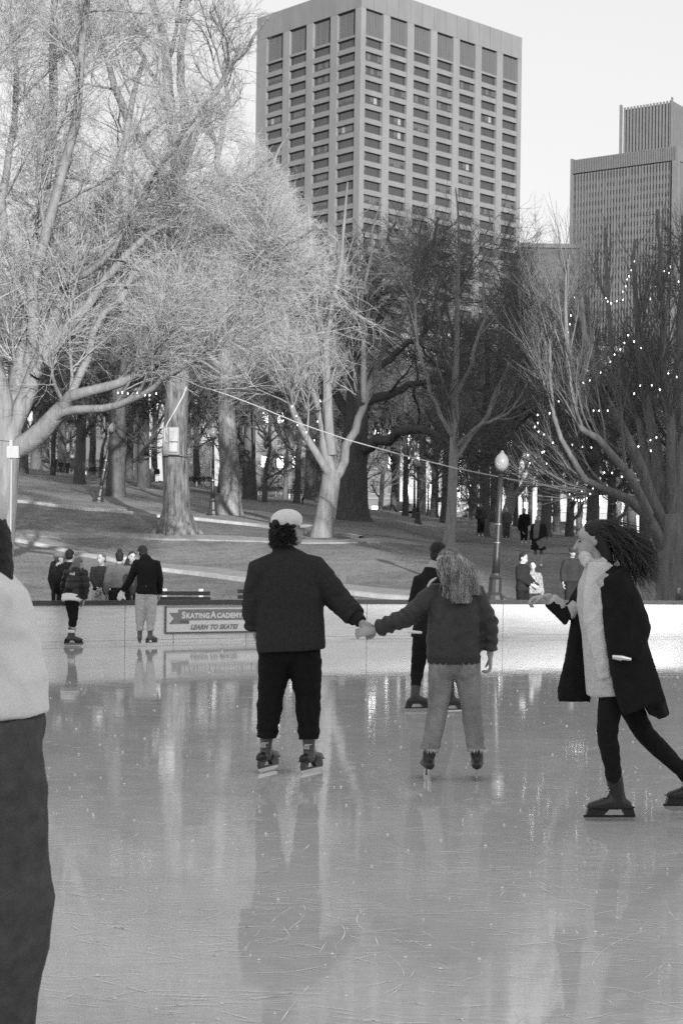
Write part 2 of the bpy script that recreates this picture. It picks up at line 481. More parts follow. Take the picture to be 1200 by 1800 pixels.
def text_mesh(s, size, mname, bold=.0, shear=0, extrude=.002, space=1.0):
    c = bpy.data.curves.new(mname, 'FONT'); c.body = s; c.size = size; c.offset = bold; c.shear = shear
    c.extrude = extrude; c.space_character = space; c.align_x = 'LEFT'
    o = bpy.data.objects.new(mname, c); COL.objects.link(o)
    dg = bpy.context.evaluated_depsgraph_get()
    me = bpy.data.meshes.new_from_object(o.evaluated_get(dg))
    bpy.data.objects.remove(o); bpy.data.curves.remove(c)
    me.name = mname
    return me
def build_sign():
    # sits on the barrier face between px 293 and px ~475
    x0, x1 = -3.18, -1.28
    p0 = Vector((x0, float(rink_back(x0)), 0)); p1 = Vector((x1, float(rink_back(x1)), 0))
    ex = (p1 - p0).normalized(); en = Vector((ex.y, -ex.x, 0))
    W = (p1 - p0).length; Z0, Z1 = .19, .672
    M = Matrix(((ex.x, -en.x, 0, p0.x), (ex.y, -en.y, 0, p0.y), (0, 0, 1, 0), (0, 0, 0, 1))).inverted().inverted()
    # local: x along the board, y into the board, z up
    root = empty("banner_sign", p0 + en * .05, label="skating school banner with a grey ribbon and lettering on the white rink wall", cat="sign")
    root.rotation_euler = (0, 0, math.atan2(ex.y, ex.x))
    mb = MB(); mb.box(0, W, .0, .006, Z0, Z1); mb.obj("backing_board", mat("banner_white", .84, .5), root)
    fr = mat("banner_frame", .13, .6); fr2 = mat("banner_frame_top", .36, .6)
    mb = MB(); mb.box(-.03, 0, -.004, .008, Z0 - .03, Z1 - .012); mb.box(W, W + .03, -.004, .008, Z0 - .03, Z1 - .012)
    mb.box(0, W, -.004, .008, Z0 - .03, Z0); mb.obj("frame", fr, root)
    mb = MB(); mb.box(0, W, -.004, -.001, Z1 - .04, Z1); mb.obj("top_trim", fr2, root)
    rib = mat("banner_ribbon", .27, .6)
    mb = MB()
    def poly(pts, y, mi=0):
        n = len(pts); vs = [(x, y, z) for x, z in pts] + [(x, y - .002, z) for x, z in pts]
        fs = [tuple(range(n)), tuple(range(2 * n - 1, n - 1, -1))] + [(i, n + i, n + (i + 1) % n, (i + 1) % n) for i in range(n)]
        mb.add(vs, fs, mi)
    poly([(.24, .40), (W - .05, .40), (W - .05, .60), (.24, .60)], -.0035)
    poly([(.05, .335), (.47, .335), (.47, .398), (.238, .398), (.238, .54), (.05, .54), (.15, .4375)], -.001)
    mb.obj("ribbon", rib, root)
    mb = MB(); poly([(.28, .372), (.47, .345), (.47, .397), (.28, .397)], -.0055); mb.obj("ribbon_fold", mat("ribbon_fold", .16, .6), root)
    def put(s, size, x, z, m, name, bold=0, shear=0, sx=1, space=1):
        me = text_mesh(s, size, name, bold, shear, .001, space)
        o = link(name, me, m, root)
        o.rotation_euler = (rad(90), 0, 0); o.location = (x, -.007, z); o.scale = (sx, 1, 1)
        wd = max((v.co.x for v in me.vertices), default=0) * sx
        return o, wd
    wm = mat("lettering_white", .86, .6); gm = mat("lettering_grey", .26, .6)
    # small capitals, the initials larger, drawn with slab feet
    x = .315
    for s, size in (("S", .165), ("KATING", .125), ("A", .165), ("CADEMY.ORG", .125)):
        me = text_mesh(s, size, "lettering", .0068, 0, .001, 1.12)
        xs = [v.co.x for v in me.vertices]
        o = link("lettering", me, wm, root); o.rotation_euler = (rad(90), 0, 0)
        o.location = (x - min(xs) * 1.0, -.007, .442)
        o.scale = (1.0, 1, 1)
        x += (max(xs) - min(xs)) + .014
    me = text_mesh("LEARN TO SKATE!", .12, "lettering", .005, .35, .001, 1.1)
    o = link("lettering", me, gm, root); o.rotation_euler = (rad(90), 0, 0); o.location = (.50, -.007, .235)
    xs = [v.co.x for v in me.vertices]; o.scale = (1.0 / (max(xs) / 1.0) * 1.02, 1, 1)
build_sign()

# ------------------------------------------------------------------ towers
M_CONC = mat("tower_concrete", .14, .85, .16, .15, 0, None, stretch=(1, 1, .35), detail=8)
M_CONC2 = mat("tower_concrete_column", .15, .85, .14, .2, 0, None, stretch=(1, 1, .3), detail=8)
def glass(name, g, rough=.12):
    return mat(name, g, rough, spec=.8)
G_DARK = glass("window_glass_dark", .035); G_MID = glass("window_glass_grey", .075, .35); G_BLIND = mat("window_blind", .22, .6)
M_MULL = mat("window_mullion", .06, .5); M_LOUVRE = mat("plant_louvre", .085, .7, .3, .8, stretch=(6, 6, .1))
def window_meshes(w, h, rng, nvar=8, npanes=5, name="window"):
    out = []
    for v in range(nvar):
        mb = MB()
        pw = w / npanes
        style = v / nvar
        lv = rng.random(npanes)
        for i in range(npanes):
            x0, x1 = i * pw + .06, (i + 1) * pw - .06
            mb.box(x0, x1, 0, .04, .05, h - .05, 0)
            if style > .75: bl = .35 + .65 * lv[i]
            elif style > .45: bl = (.2 + .6 * lv[i]) if lv[i] > .55 else 0
            elif style > .2: bl = .5 * lv[i] if lv[i] > .8 else 0
            else: bl = 0
            if bl > .05:
                mb.box(x0 + .02, x1 - .02, -.02, -.005, h - .06 - (h - .12) * bl, h - .06, 2 if lv[i] < .8 or style < .75 else 3)
        for i in range(npanes + 1):
            mb.box(i * pw - .06, i * pw + .06, -.08, .05, 0, h, 1)
        mb.box(-.06, w + .06, -.085, .05, -.06, .05, 1); mb.box(-.06, w + .06, -.085, .05, h - .05, h + .06, 1)
        me = mb.mesh(name)
        for q in (G_DARK, M_MULL, G_MID, G_BLIND): me.materials.append(q)
        out.append(me)
    return out
def build_tower():
    rng = np.random.default_rng(3)
    C0 = Vector((3.3, 435, 0)); top = 152.3; zb = 3.0
    dR = Vector((.7247, .689, 0)).normalized(); dL = Vector((-.689, .7247, 0)).normalized()
    root = empty("office_tower", (C0.x, C0.y, zb), label="tall concrete office tower with a grid of recessed windows, left of the sky gap", cat="tower")
    root.rotation_euler = (0, 0, math.atan2(dR.y, dR.x))
    # local: x along right face, y along left face (going back), z up
    WR, WL = 64.3, 41.8; H = top - zb
    H0 = 146.0 - zb; HT = 6.8; tall_bot = H0 - HT
    rows = [(tall_bot, HT)]
    z = 138.6 - zb - 2.4
    while z > 3: rows.append((z, 2.4)); z -= 3.74
    fr = MB(); co = MB()
    dep = 1.3
    def face(to, L, wins):
        """to: function (s, depth, z)->local"""
        def bx(mb, s0, s1, d0, d1, z0, z1):
            vs = [to(s, d, zz) for zz in (z0, z1) for s, d in ((s0, d0), (s1, d0), (s1, d1), (s0, d1))]
            mb.add(vs, [(0, 3, 2, 1), (4, 5, 6, 7), (0, 1, 5, 4), (1, 2, 6, 5), (2, 3, 7, 6), (3, 0, 4, 7)])
        edges = [dep + .02] + [e for w in wins for e in w] + [L]
        for i in range(0, len(edges), 2):
            bx(co, edges[i], edges[i + 1], 0, dep, 0, H0)
        for a, b in wins:
            prev = H0
            for z, h in rows:
                bx(fr, a, b, .14, dep, z + h, prev - (0 if prev == H0 else 0)) if prev - (z + h) > .05 else None
                prev = z
            bx(fr, a, b, .14, dep, 0, prev)
    right_w = [(1.75 + 9.07 * i, 1.75 + 9.07 * i + 6.5) for i in range(7)]
    left_w = [(2.2 + 9.5 * i, 2.2 + 9.5 * i + 6.9) for i in range(4)]
    face(lambda s, d, z: (s, d, z), WR, right_w)
    face(lambda s, d, z: (d, s, z), WL, left_w)
    # corner pier
    co.box(0, dep + .02, 0, dep + .02, 0, H0)
    co.obj("column", M_CONC2, root)
    fr.obj("spandrel", M_CONC, root)
    mb = MB(); mb.box(dep, WR, dep, WL, 0, H0 - .01)
    mb.obj("core_wall", mat("tower_core", .12, .9), root)
    # parapet with panel joints
    mb = MB(); N = 14
    for i in range(N):
        a, b = WR * i / N, WR * (i + 1) / N
        mb.box(a + (.0 if i == 0 else .06), b - .06, -.05, .9, H0, H)
    M2 = 9
    for i in range(M2):
        a, b = .9 + (WL - .9) * i / M2, .9 + (WL - .9) * (i + 1) / M2
        mb.box(-.05, .85, a + .06, b - .06, H0, H)
    mb.box(.8, WR - .1, .85, WL - .1, H0, H - .5)
    mb.obj("parapet", M_CONC, root)
    wmR = window_meshes(6.4, 2.3, rng); wmL = window_meshes(6.8, 2.3, rng)
    def tallw(w):
        mb = MB(); mb.box(0, w, 0, .05, 0, HT - .1, 0)
        for i in range(int(w / .55)): mb.box(.1 + i * .55, .2 + i * .55, -.12, 0, 0, HT - .1, 0)
        me = mb.mesh("louvre"); me.materials.append(M_LOUVRE); return me
    tR, tL = tallw(6.4), tallw(6.8)
    cnt = 0
    stuff = MB(); smi = []
    for r, (z, h) in enumerate(rows):
        for fi, wins in enumerate((right_w, left_w)):
            for a, b in wins:
                if r == 0: me = (tR, tL)[fi]; nm = "louvre"
                else: me = (wmR, wmL)[fi][int(min(7, rng.integers(0, 8) * (1 if rng.random() < .62 else .55)))]; nm = "window"
                if cnt < 99:
                    o = link(nm, me, None, root)
                    if fi == 0: o.location = (a + .05, .85, z + .05)
                    else: o.location = (.85, b - .05, z + .05); o.rotation_euler = (0, 0, rad(-90))
                    cnt += 1
                else:
                    vs = np.empty(len(me.vertices) * 3); me.vertices.foreach_get("co", vs); vs = vs.reshape(-1, 3)
                    if fi == 0: w = vs + (a + .05, .85, z + .05)
                    else: w = np.stack([vs[:, 1] + .85, -vs[:, 0] + b - .05, vs[:, 2] + z + .05], 1)
                    n0 = len(stuff.v); stuff.v += [tuple(q) for q in w]
                    stuff.f += [tuple(i + n0 for i in p.vertices) for p in me.polygons]; stuff.mi += [p.material_index for p in me.polygons]
    stuff.obj("window", [G_DARK, M_MULL, G_MID, G_BLIND], root, kind="stuff")
build_tower()

def build_right_tower():
    rng = np.random.default_rng(5)
    C = Vector((103, 520, 0)); zb = 3.0; H = 132.1 - zb
    dL = Vector((-.82, .572, 0)).normalized(); dR = Vector((.572, .82, 0)).normalized()
    root = empty("ribbed_tower", (C.x, C.y, zb), label="ribbed dark office tower with a stepped upper block at the right edge", cat="tower")
    root.rotation_euler = (0, 0, math.atan2(dR.y, dR.x))
    WL, WR = 36.6, 40
    mw = mat("ribbed_wall", .08, .85, .12, .3); mr = mat("ribbed_fin", .12, .8, .1, .5)
    mb = MB(); mb.box(.6, WR, .6, WL, 0, H - 4.5); mb.obj("wall", mw, root)
    mb = MB(); mb.box(-.1, WR, -.1, WL, H - 4.4, H); mb.box(-.3, 1.2, WL - .4, WL + .4, 0, H + .5); mb.box(-.4, 1.3, -.4, 1.6, 0, H - 4.5); mb.obj("roof_band", mr, root)
    mb = MB()
    s = 2.2
    while s < WL - .8:
        mb.box(.38, .6, s, s + .5, 0, H - 4.5); s += 1.05
    s = 2.0
    while s < WR:
        mb.box(s, s + .5, .12, .6, 0, H - 4.5); s += 1.05
    for i in range(60): mb.box(-.35, -.1, .5 + i * .6, .62 + i * .6, H - 4.4, H)
    mb.obj("fin", mr, root)
    z = H - 4.5 - 2.6; k = 0
    wst = MB(); wm_ = {}; nwin = 0
    while z > 8:
        s = 2.75
        while s < WL - 1.2:
            if rng.random() < (.95 if k == 0 else .86):
                hh = 2.0 if k == 0 else 1.35
                if nwin < 96:
                    if hh not in wm_:
                        w1 = MB(); w1.box(0, .035, 0, .54, 0, hh); wm_[hh] = w1.mesh("window"); wm_[hh].materials.append(G_DARK)
                    o = link("window", wm_[hh], None, root); o.location = (.55, s, z); nwin += 1
                else: wst.box(.55, .585, s, s + .54, z, z + hh)
            s += 1.05
        wst.box(2.5, WR - 1, .55, .585, z, z + 1.3)
        z -= 2.72; k += 1
    wst.obj("window", G_DARK, root, kind="stuff")
    # upper block
    H2 = 147.5 - zb
    Mx0, My0 = 3.0, 3.5
    mb = MB(); mb.box(Mx0 + .5, WR, My0 + .5, My0 + 16.5, H + .003, H2 - .6); mb.obj("upper_block", mw, root)
    mb = MB()
    for i in range(15): mb.box(Mx0, Mx0 + .5, My0 + .2 + i * 1.12, My0 + .75 + i * 1.12, H + .003, H2)
    for i in range(30): mb.box(Mx0 + .8 + i * 1.12, Mx0 + 1.35 + i * 1.12, My0, My0 + .5, H + .003, H2)
    mb.box(Mx0 - .2, Mx0 + .4, My0 - .4, My0 + .15, H, H2 + .9); mb.box(Mx0 - .2, Mx0 + .5, My0 + 17, My0 + 17.8, H, H2 + 1)
    mb.obj("upper_fin", mr, root)
    mb = MB()
    for i in range(13):
        if rng.random() < .6:
            zz = H + rng.uniform(2, 9); mb.box(Mx0 + .44, Mx0 + .485, My0 + .8 + i * 1.12, My0 + 1.3 + i * 1.12, zz, zz + 2)
    mb.obj("upper_window", G_DARK, root)
build_right_tower()

def facade(name, px0, px1, pytop, d, g, label, floors=4, bays=8, winw=.45, gw=.05, depth=14, lit=0, ground_g=None, trim=None, cat="building", roof=False, ztop2=None, yaw=0):
    """a street building at distance d spanning photo columns px0..px1"""
    x0, x1 = ray(px0, 900)[0] * d, ray(px1, 900)[0] * d
    zt = CAM_H + ray((px0 + px1) / 2, pytop)[1] * d
    zb = min(gz(x0, d), gz(x1, d)) - 1.0
    H = zt - zb; W = x1 - x0
    root = empty(name, (x0, d, zb), label=label, cat=cat)
    root.rotation_euler = (0, 0, yaw)
    wall = mat(name + "_wall_%d" % int(g * 100), g, .9, .15, .5)
    mb = MB()
    fh = (H - 1.2) / floors; bw = W / bays
    ww = bw * winw; wh = fh * .56
    T = .35
    wins = []
    # wall with real openings: piers and spandrels
    for b in range(bays):
        a = b * bw + (bw - ww) / 2
        mb.box(b * bw, a, 0, T, 0, H); mb.box(a + ww, (b + 1) * bw, 0, T, 0, H)
        zp = 0
        for f in range(floors):
            z0 = f * fh + fh * (.22 if f else .08); h = wh if f else fh * .7
            mb.box(a, a + ww, .02, T, zp, z0); zp = z0 + h
            wins.append((a, z0, h, f))
        mb.box(a, a + ww, .02, T, zp, H)
    mb.box(0, W, T, depth, 0, H - .3)
    wo_ = mb.obj("wall", wall, root)
    tr = mat(name + "_trim_%d" % int(g * 100), trim if trim else min(.75, g * 1.35), .8)
    mb = MB(); mb.box(-.2, W + .2, -.35, .01, H - .5, H + .25); mb.obj("cornice", tr, root); mb = MB(); mb.box(-.1, W + .1, -.18, -.003, fh + .0, fh + .3); mb.obj("string_course", tr, root)
    if ground_g:
        pass
    wm = {}
    rng = random.Random(int(px0 * 7 + d))
    gd = mat("street_window_glass_%d" % int(gw * 100), gw, .5, spec=.25); gl = mat("street_window_glow", .9, .5, emit=lit) if lit else gd  # glow in some panes stands in for reflected sunlight
    n = 0
    for (a, z0, h, f) in wins:
        key = round(h, 2)
        if key not in wm:
            b2 = MB()
            b2.box(0, ww, .1, .13, 0, h, 0)
            for q in (0, .47, .94): b2.box(ww * q, ww * q + ww * .06, .04, .1, 0, h, 1)
            for q in (0, .48, .94): b2.box(0, ww, .05, .098, h * q, h * q + h * .06, 1)
            b2.box(-.12, ww + .12, -.12, .05, -.14, 0, 1)
            wm[key] = [b2.mesh("window"), None]
            wm[key][0].materials.append(gd); wm[key][0].materials.append(tr)
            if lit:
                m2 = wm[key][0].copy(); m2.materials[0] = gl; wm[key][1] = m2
        if n >= 100: break
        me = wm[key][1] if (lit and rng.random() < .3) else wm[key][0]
        o = link("window", me, None, root); o.location = (a, .05, z0); n += 1
    return root
facade("low_block", 905, 1016, 431, 300, .065, "low dark building between the two towers", floors=9, bays=4, winw=.7, gw=.02)
facade("pale_civic_building", -160, 66, 586, 250, .42, "pale stone building at the far left seen between the lit branches", floors=6, bays=6, gw=.2)
facade("brick_house", 60, 235, 668, 262, .09, "dark brick block behind the iron fence at upper left", floors=4, bays=6)
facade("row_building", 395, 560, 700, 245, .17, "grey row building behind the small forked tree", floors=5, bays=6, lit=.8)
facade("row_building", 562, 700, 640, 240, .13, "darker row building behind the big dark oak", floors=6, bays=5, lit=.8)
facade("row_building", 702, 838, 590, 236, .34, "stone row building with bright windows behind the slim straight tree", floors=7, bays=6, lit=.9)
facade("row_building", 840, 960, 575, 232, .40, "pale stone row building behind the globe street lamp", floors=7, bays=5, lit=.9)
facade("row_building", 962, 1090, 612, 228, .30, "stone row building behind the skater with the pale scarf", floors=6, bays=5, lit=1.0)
facade("row_building", 1092, 1330, 640, 224, .46, "pale stone row building behind the tree with string lights", floors=5, bays=8)
# unseen blocks added behind the camera, shaped to shade rink and right lawn
mb = MB()
_c = [(46.5, -122), (135, -122), (135, -136), (50.0, -136)]
mb.add([(x, y, z) for z in (0, 66) for x, y in _c], [(0, 1, 2, 3), (7, 6, 5, 4), (0, 4, 5, 1), (1, 5, 6, 2), (2, 6, 7, 3), (3, 7, 4, 0)]); mb.obj("shade_block", M_CONC, None, label="tall unseen block added behind the camera to shade the right lawn", cat="building")
mb = MB(); mb.box(-60, 46.3, -130, -122, 0, 38); mb.obj("shade_block", M_CONC, None, label="lower unseen block added behind the camera to shade the rink", cat="building")
# ------------------------------------------------------------------ trees
def norm(a): return a / (np.linalg.norm(a, axis=-1, keepdims=True) + 1e-9)
def resample(pts, rs, k):
    """smooth polyline to k points"""
    pts = np.array(pts, float); rs = np.array(rs, float)
    n = len(pts); t = np.linspace(0, n - 1, k)
    i = np.clip(t.astype(int), 0, n - 2); f = (t - i)[:, None]
    p0 = pts[np.maximum(i - 1, 0)]; p1 = pts[i]; p2 = pts[i + 1]; p3 = pts[np.minimum(i + 2, n - 1)]
    q = .5 * ((2 * p1) + (-p0 + p2) * f + (2 * p0 - 5 * p1 + 4 * p2 - p3) * f ** 2 + (-p0 + 3 * p1 - 3 * p2 + p3) * f ** 3)
    return q, np.interp(t, range(n), rs)
def sprout(PS, m, t0, t1, ang, L, lt, rr, rmin, k, trop, wig, rng, rmax=9):
    Pp, R = PS
    n, K, _ = Pp.shape
    plen = np.linalg.norm(np.diff(Pp, axis=1), axis=2).sum(1)
    idx = np.repeat(np.arange(n), m)
    if isinstance(L, tuple): base = np.full(len(idx), L[0])
    else: base = plen[idx] * L
    t = t0 + (t1 - t0) * rng.random(len(idx)) ** .8
    f = t * (K - 1); i = np.clip(f.astype(int), 0, K - 2); f = (f - i)[:, None]
    a = Pp[idx, i]; b = Pp[idx, i + 1]
    pos = a * (1 - f) + b * f
    T = norm(b - a)
    r = R[idx, i] * (1 - f[:, 0]) + R[idx, i + 1] * f[:, 0]
    q = rng.normal(size=(len(idx), 3)); q = norm(q - T * (q * T).sum(1, keepdims=True))
    an = np.radians(rng.normal(ang[0], ang[1], len(idx)))[:, None]
    d = norm(T * np.cos(an) + q * np.sin(an))
    ln = base * (1 - lt * t) * rng.uniform(.6, 1.3, len(idx))
    r0 = np.minimum(np.clip(r * rr * rng.uniform(.7, 1.1, len(idx)), rmin, rmax), np.maximum(r * .9, rmin))
    out = np.empty((len(idx), k, 3)); out[:, 0] = pos
    st = ln / (k - 1)
    tr = np.array(trop, float)
    for j in range(1, k):
        d = norm(d + tr * (3.0 / (k - 1)) + rng.normal(size=d.shape) * wig)
        out[:, j] = out[:, j - 1] + d * st[:, None]
    rad_ = r0[:, None] * np.linspace(1, .38, k)[None]
    return out, np.maximum(rad_, rmin * .55)
def tube_arrays(PS, s):
    Pp, R = PS
    n, K, _ = Pp.shape
    T = np.empty_like(Pp); T[:, 1:-1] = Pp[:, 2:] - Pp[:, :-2]; T[:, 0] = Pp[:, 1] - Pp[:, 0]; T[:, -1] = Pp[:, -1] - Pp[:, -2]
    T = norm(T)
    D = norm(Pp[:, -1] - Pp[:, 0])
    ref = np.where(np.abs(D[:, :1]) < .8, np.array([[1., 0, 0]]), np.array([[0, 1., 0]]))[:, None, :]
    a = norm(ref - T * (T * ref).sum(-1, keepdims=True)); b = np.cross(T, a)
    th = np.arange(s) * 2 * np.pi / s
    V = Pp[:, :, None, :] + (a[:, :, None, :] * np.cos(th)[None, None, :, None] + b[:, :, None, :] * np.sin(th)[None, None, :, None]) * R[:, :, None, None]
    i = np.arange(n * K * s).reshape(n, K, s)
    j = np.roll(i, -1, axis=2)
    q = np.stack([i[:, :-1], j[:, :-1], j[:, 1:], i[:, 1:]], -1).reshape(-1, 4)
    return V.reshape(-1, 3), q
def tubes_mesh(name, sets, origin=(0, 0, 0)):
    vs, qs, n = [], [], 0
    for PS, s in sets:
        if len(PS[0]) == 0: continue
        v, q = tube_arrays(PS, s); vs.append(v - np.array(origin)); qs.append(q + n); n += len(v)
    v = np.concatenate(vs); q = np.concatenate(qs)
    me = bpy.data.meshes.new(name)
    me.vertices.add(len(v)); me.vertices.foreach_set("co", v.astype(np.float32).ravel())
    fill_quads(me, q)
    return me
def bark(name, g, var=.35):
    return mat(name, g, .9, var, 3.2, 1.0, 7, spec=.2, stretch=(3, 3, .45), detail=9)
def twigm(name, g): return mat(name, g, .8, spec=.3)
class Tree:
    def __init__(s, base, seed):
        s.base = Vector(base); s.rng = np.random.default_rng(seed); s.limbs = []
    def limb(s, pts, rs, k=14, jit=.0):
        q, r = resample(pts, np.interp(np.linspace(0, 1, len(pts)), np.linspace(0, 1, len(rs)), rs), k)
        q[1:] += s.rng.normal(size=(k - 1, 3)) * jit
        s.limbs.append((q, r)); return q
    def limb_px(s, pxs, d0, d1, rs, k=14, jit=.04):
        """limb traced through photo columns/rows, its distance running d0 -> d1"""
        n = len(pxs)
        pts = [P(x, y, d0 + (d1 - d0) * i / (n - 1)) for i, (x, y) in enumerate(pxs)]
        return s.limb([tuple(p) for p in pts], rs, k, jit)
    def build(s, levels, mtrunk, mtwig, label, group=None, name="bare_tree", cat="tree", first_sides=9, keep=None):
        k = len(s.limbs[0][0])
        Pp = np.stack([l[0] for l in s.limbs]); R = np.stack([l[1] for l in s.limbs])
        root = empty(name, s.base, label=label, cat=cat, group=group)
        cur = (Pp[s.skip:] if hasattr(s, 'skip') else Pp, R[s.skip:] if hasattr(s, 'skip') else R)
        sets = []
        limbset = [((Pp, R), first_sides)]
        for li, lv in enumerate(levels):
            cur = sprout(cur, rng=s.rng, **lv)
            if keep is not None:
                q = (cur[0][:, -1] + cur[0][:, cur[0].shape[1] // 2]) / 2
                wx, wz = q[:, 0] / q[:, 1] * F, (q[:, 2] - CAM_H) / q[:, 1] * F
                kx = 600 + wx * CR + wz * SR; ky = 984 - (wz * CR - wx * SR)
                pr = keep(kx, ky)
                m_ = s.rng.random(len(pr)) < pr
                cur = (cur[0][m_], cur[1][m_])
            (limbset if li < 1 else sets).append((cur, 5 if li < 1 else (4 if li < 2 else 3)))
            s.last = cur
        me = tubes_mesh("trunk", limbset, s.base); link("trunk", me, mtrunk, root)
        me = tubes_mesh("crown", sets, s.base); link("crown", me, mtwig, root)
        s.root = root
        return root
def flare(px, pybase, d, r):  # tapered buttress rows at the foot of a big trunk
    return None

B_LIGHT = bark("bark_pale", .36); B_MID = bark("bark_grey", .11, .85); B_DARK = bark("bark_dark", .085, .4); B_TAN = bark("bark_tan", .17, .3)  # tan is the bark's own base tone, varied at random
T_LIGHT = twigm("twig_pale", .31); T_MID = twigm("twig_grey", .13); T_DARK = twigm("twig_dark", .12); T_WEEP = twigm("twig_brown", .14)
Z = (0, 0, 1)
def up(s, x=0, y=0): return (x, y, s)

# -- big spreading pale tree at the left edge
t = Tree(at(-8, 40), 11)
d = 40.0
t.limb_px([(-10, 1062), (-6, 1000), (-2, 930), (4, 860), (10, 800), (16, 745)], d, d, [.52, .42, .40, .40, .36, .3], jit=.01)
t.limb_px([(12, 790), (24, 710), (40, 640), (52, 560), (62, 470), (78, 350), (92, 200), (95, 60), (100, -80)], d, d + 2, [.30, .2, .16, .12, .07])
t.limb_px([(8, 800), (2, 700), (-25, 600), (-40, 480), (-50, 330), (-60, 160), (-60, 0)], d, d - 1, [.28, .2, .14, .06])
t.limb_px([(14, 795), (60, 768), (92, 738), (118, 708), (128, 692), (182, 684), (240, 660), (282, 632), (306, 608), (330, 588), (352, 570)], d, d - 2.5, [.27, .22, .13, .10, .07, .04], jit=.02)
t.limb_px([(96, 735), (124, 722), (190, 717), (226, 704), (264, 686), (290, 662), (330, 640), (352, 632), (385, 655)], d - .6, d - 3.4, [.12, .09, .07, .045, .03], jit=.02)
t.limb_px([(18, 760), (50, 700), (70, 645), (92, 570), (112, 500), (150, 420), (196, 330), (230, 220), (250, 100)], d, d + 1, [.24, .18, .12, .05])
t.limb_px([(40, 690), (58, 600), (60, 480), (104, 320), (135, 170), (150, 20), (160, -100)], d + .6, d - 1.5, [.17, .12, .05])
t.limb_px([(62, 660), (110, 590), (165, 520), (240, 430), (330, 370), (410, 320), (470, 280)], d, d - 1, [.15, .11, .07, .035])
t.limb_px([(122, 700), (150, 620), (190, 540), (250, 470), (330, 420), (430, 400), (510, 380)], d - 1, d + 1, [.10, .08, .05, .03])
t.limb_px([(300, 612), (360, 590), (410, 560), (440, 500), (470, 450), (520, 420), (560, 400)], d - 2, d - 3.5, [.05, .045, .035, .025])
t.limb_px([(240, 660), (300, 650), (380, 600), (450, 580), (520, 540), (570, 500)], d - 2, d - 1, [.05, .04, .03, .022])
t.limb_px([(330, 420), (400, 400), (470, 470), (530, 480), (575, 460)], d, d - 2, [.045, .04, .03, .022])
t.limb_px([(60, 560), (20, 460), (10, 330), (30, 180), (20, 40)], d, d + 1.5, [.11, .09, .05])
t.limb_px([(110, 500), (190, 450), (260, 330), (320, 240), (370, 180)], d, d - 2, [.09, .07, .03])
t.skip = 1
t.build([
    dict(m=13, t0=.18, t1=1, ang=(42, 14), L=(2.3,), lt=.35, rr=.42, rmin=.012, k=6, trop=up(.05, .03), wig=.12),
    dict(m=9, t0=.15, t1=1, ang=(36, 14), L=(1.35,), lt=.3, rr=.45, rmin=.008, k=5, trop=up(.02, .05), wig=.10),
    dict(m=7, t0=.1, t1=1, ang=(38, 16), L=(1.0,), lt=.3, rr=.5, rmin=.0055, k=5, trop=up(.0, .02), wig=.16),
    dict(m=4, t0=.1, t1=1, ang=(36, 16), L=(.65,), lt=.3, rr=.6, rmin=.0042, k=4, trop=up(0, .02), wig=.16)],
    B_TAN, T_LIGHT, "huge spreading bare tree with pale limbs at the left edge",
    keep=lambda x, y: np.where((y > 690 + (x < 110) * 60) | (y < 150 + np.maximum(x - 400, 0) * 1.5) & (x > 400), 0.0, np.where(y > 640, .6, 1.0)) * np.where(x > 520, .6, 1))
BIG_LEFT = t

# -- tall elm carrying the meter cabinet
t = Tree(at(310, 62), 12); d = 62.0
g0 = at(310, d)
t.limb([(g0.x + .05, d, g0.z - .3), (g0.x, d, g0.z + .35), (g0.x, d, g0.z + 1.1), tuple(P(308, 800, d)), tuple(P(310, 700, d)), tuple(P(318, 600, d)), tuple(P(322, 500, d)), tuple(P(318, 400, d)), tuple(P(310, 300, d))],
       [.92, .60, .50, .47, .43, .39, .37, .34, .3], jit=.012)
t.limb_px([(310, 310), (300, 210), (292, 110), (280, 40), (262, -30), (250, -110)], d, d + 1, [.25, .16, .07])
t.limb_px([(312, 310), (326, 220), (316, 130), (324, 40), (334, -60)], d, d - 1.5, [.24, .15, .07])
t.limb_px([(308, 340), (262, 265), (222, 205), (196, 130), (170, 60), (120, 0)], d, d - 2, [.2, .13, .05])
t.limb_px([(320, 300), (352, 215), (392, 140), (430, 90), (470, 30)], d, d + 2, [.17, .1, .04])
t.limb_px([(318, 420), (270, 370), (215, 330), (150, 320), (90, 290)], d, d + 3, [.15, .1, .04])
t.limb_px([(320, 450), (370, 400), (420, 390), (470, 400), (500, 380)], d, d + 1, [.13, .09, .03])
t.limb_px([(316, 560), (280, 520), (250, 480), (200, 470)], d, d + 2, [.12, .09, .03])
for a in range(6):   # root buttresses
    an = a * 1.05 + .3
    t.limb([(g0.x + math.cos(an) * .35, d + math.sin(an) * .35, g0.z + .75), (g0.x + math.cos(an) * .62, d + math.sin(an) * .62, g0.z + .25), (g0.x + math.cos(an) * 1.05, d + math.sin(an) * 1.05, gz(g0.x + math.cos(an) * 1.05, d + math.sin(an) * 1.05) - .08)], [.22, .2, .08], jit=0)
_l = t.limbs; t.limbs = [_l[0]] + _l[8:] + _l[1:8]; t.skip = 7
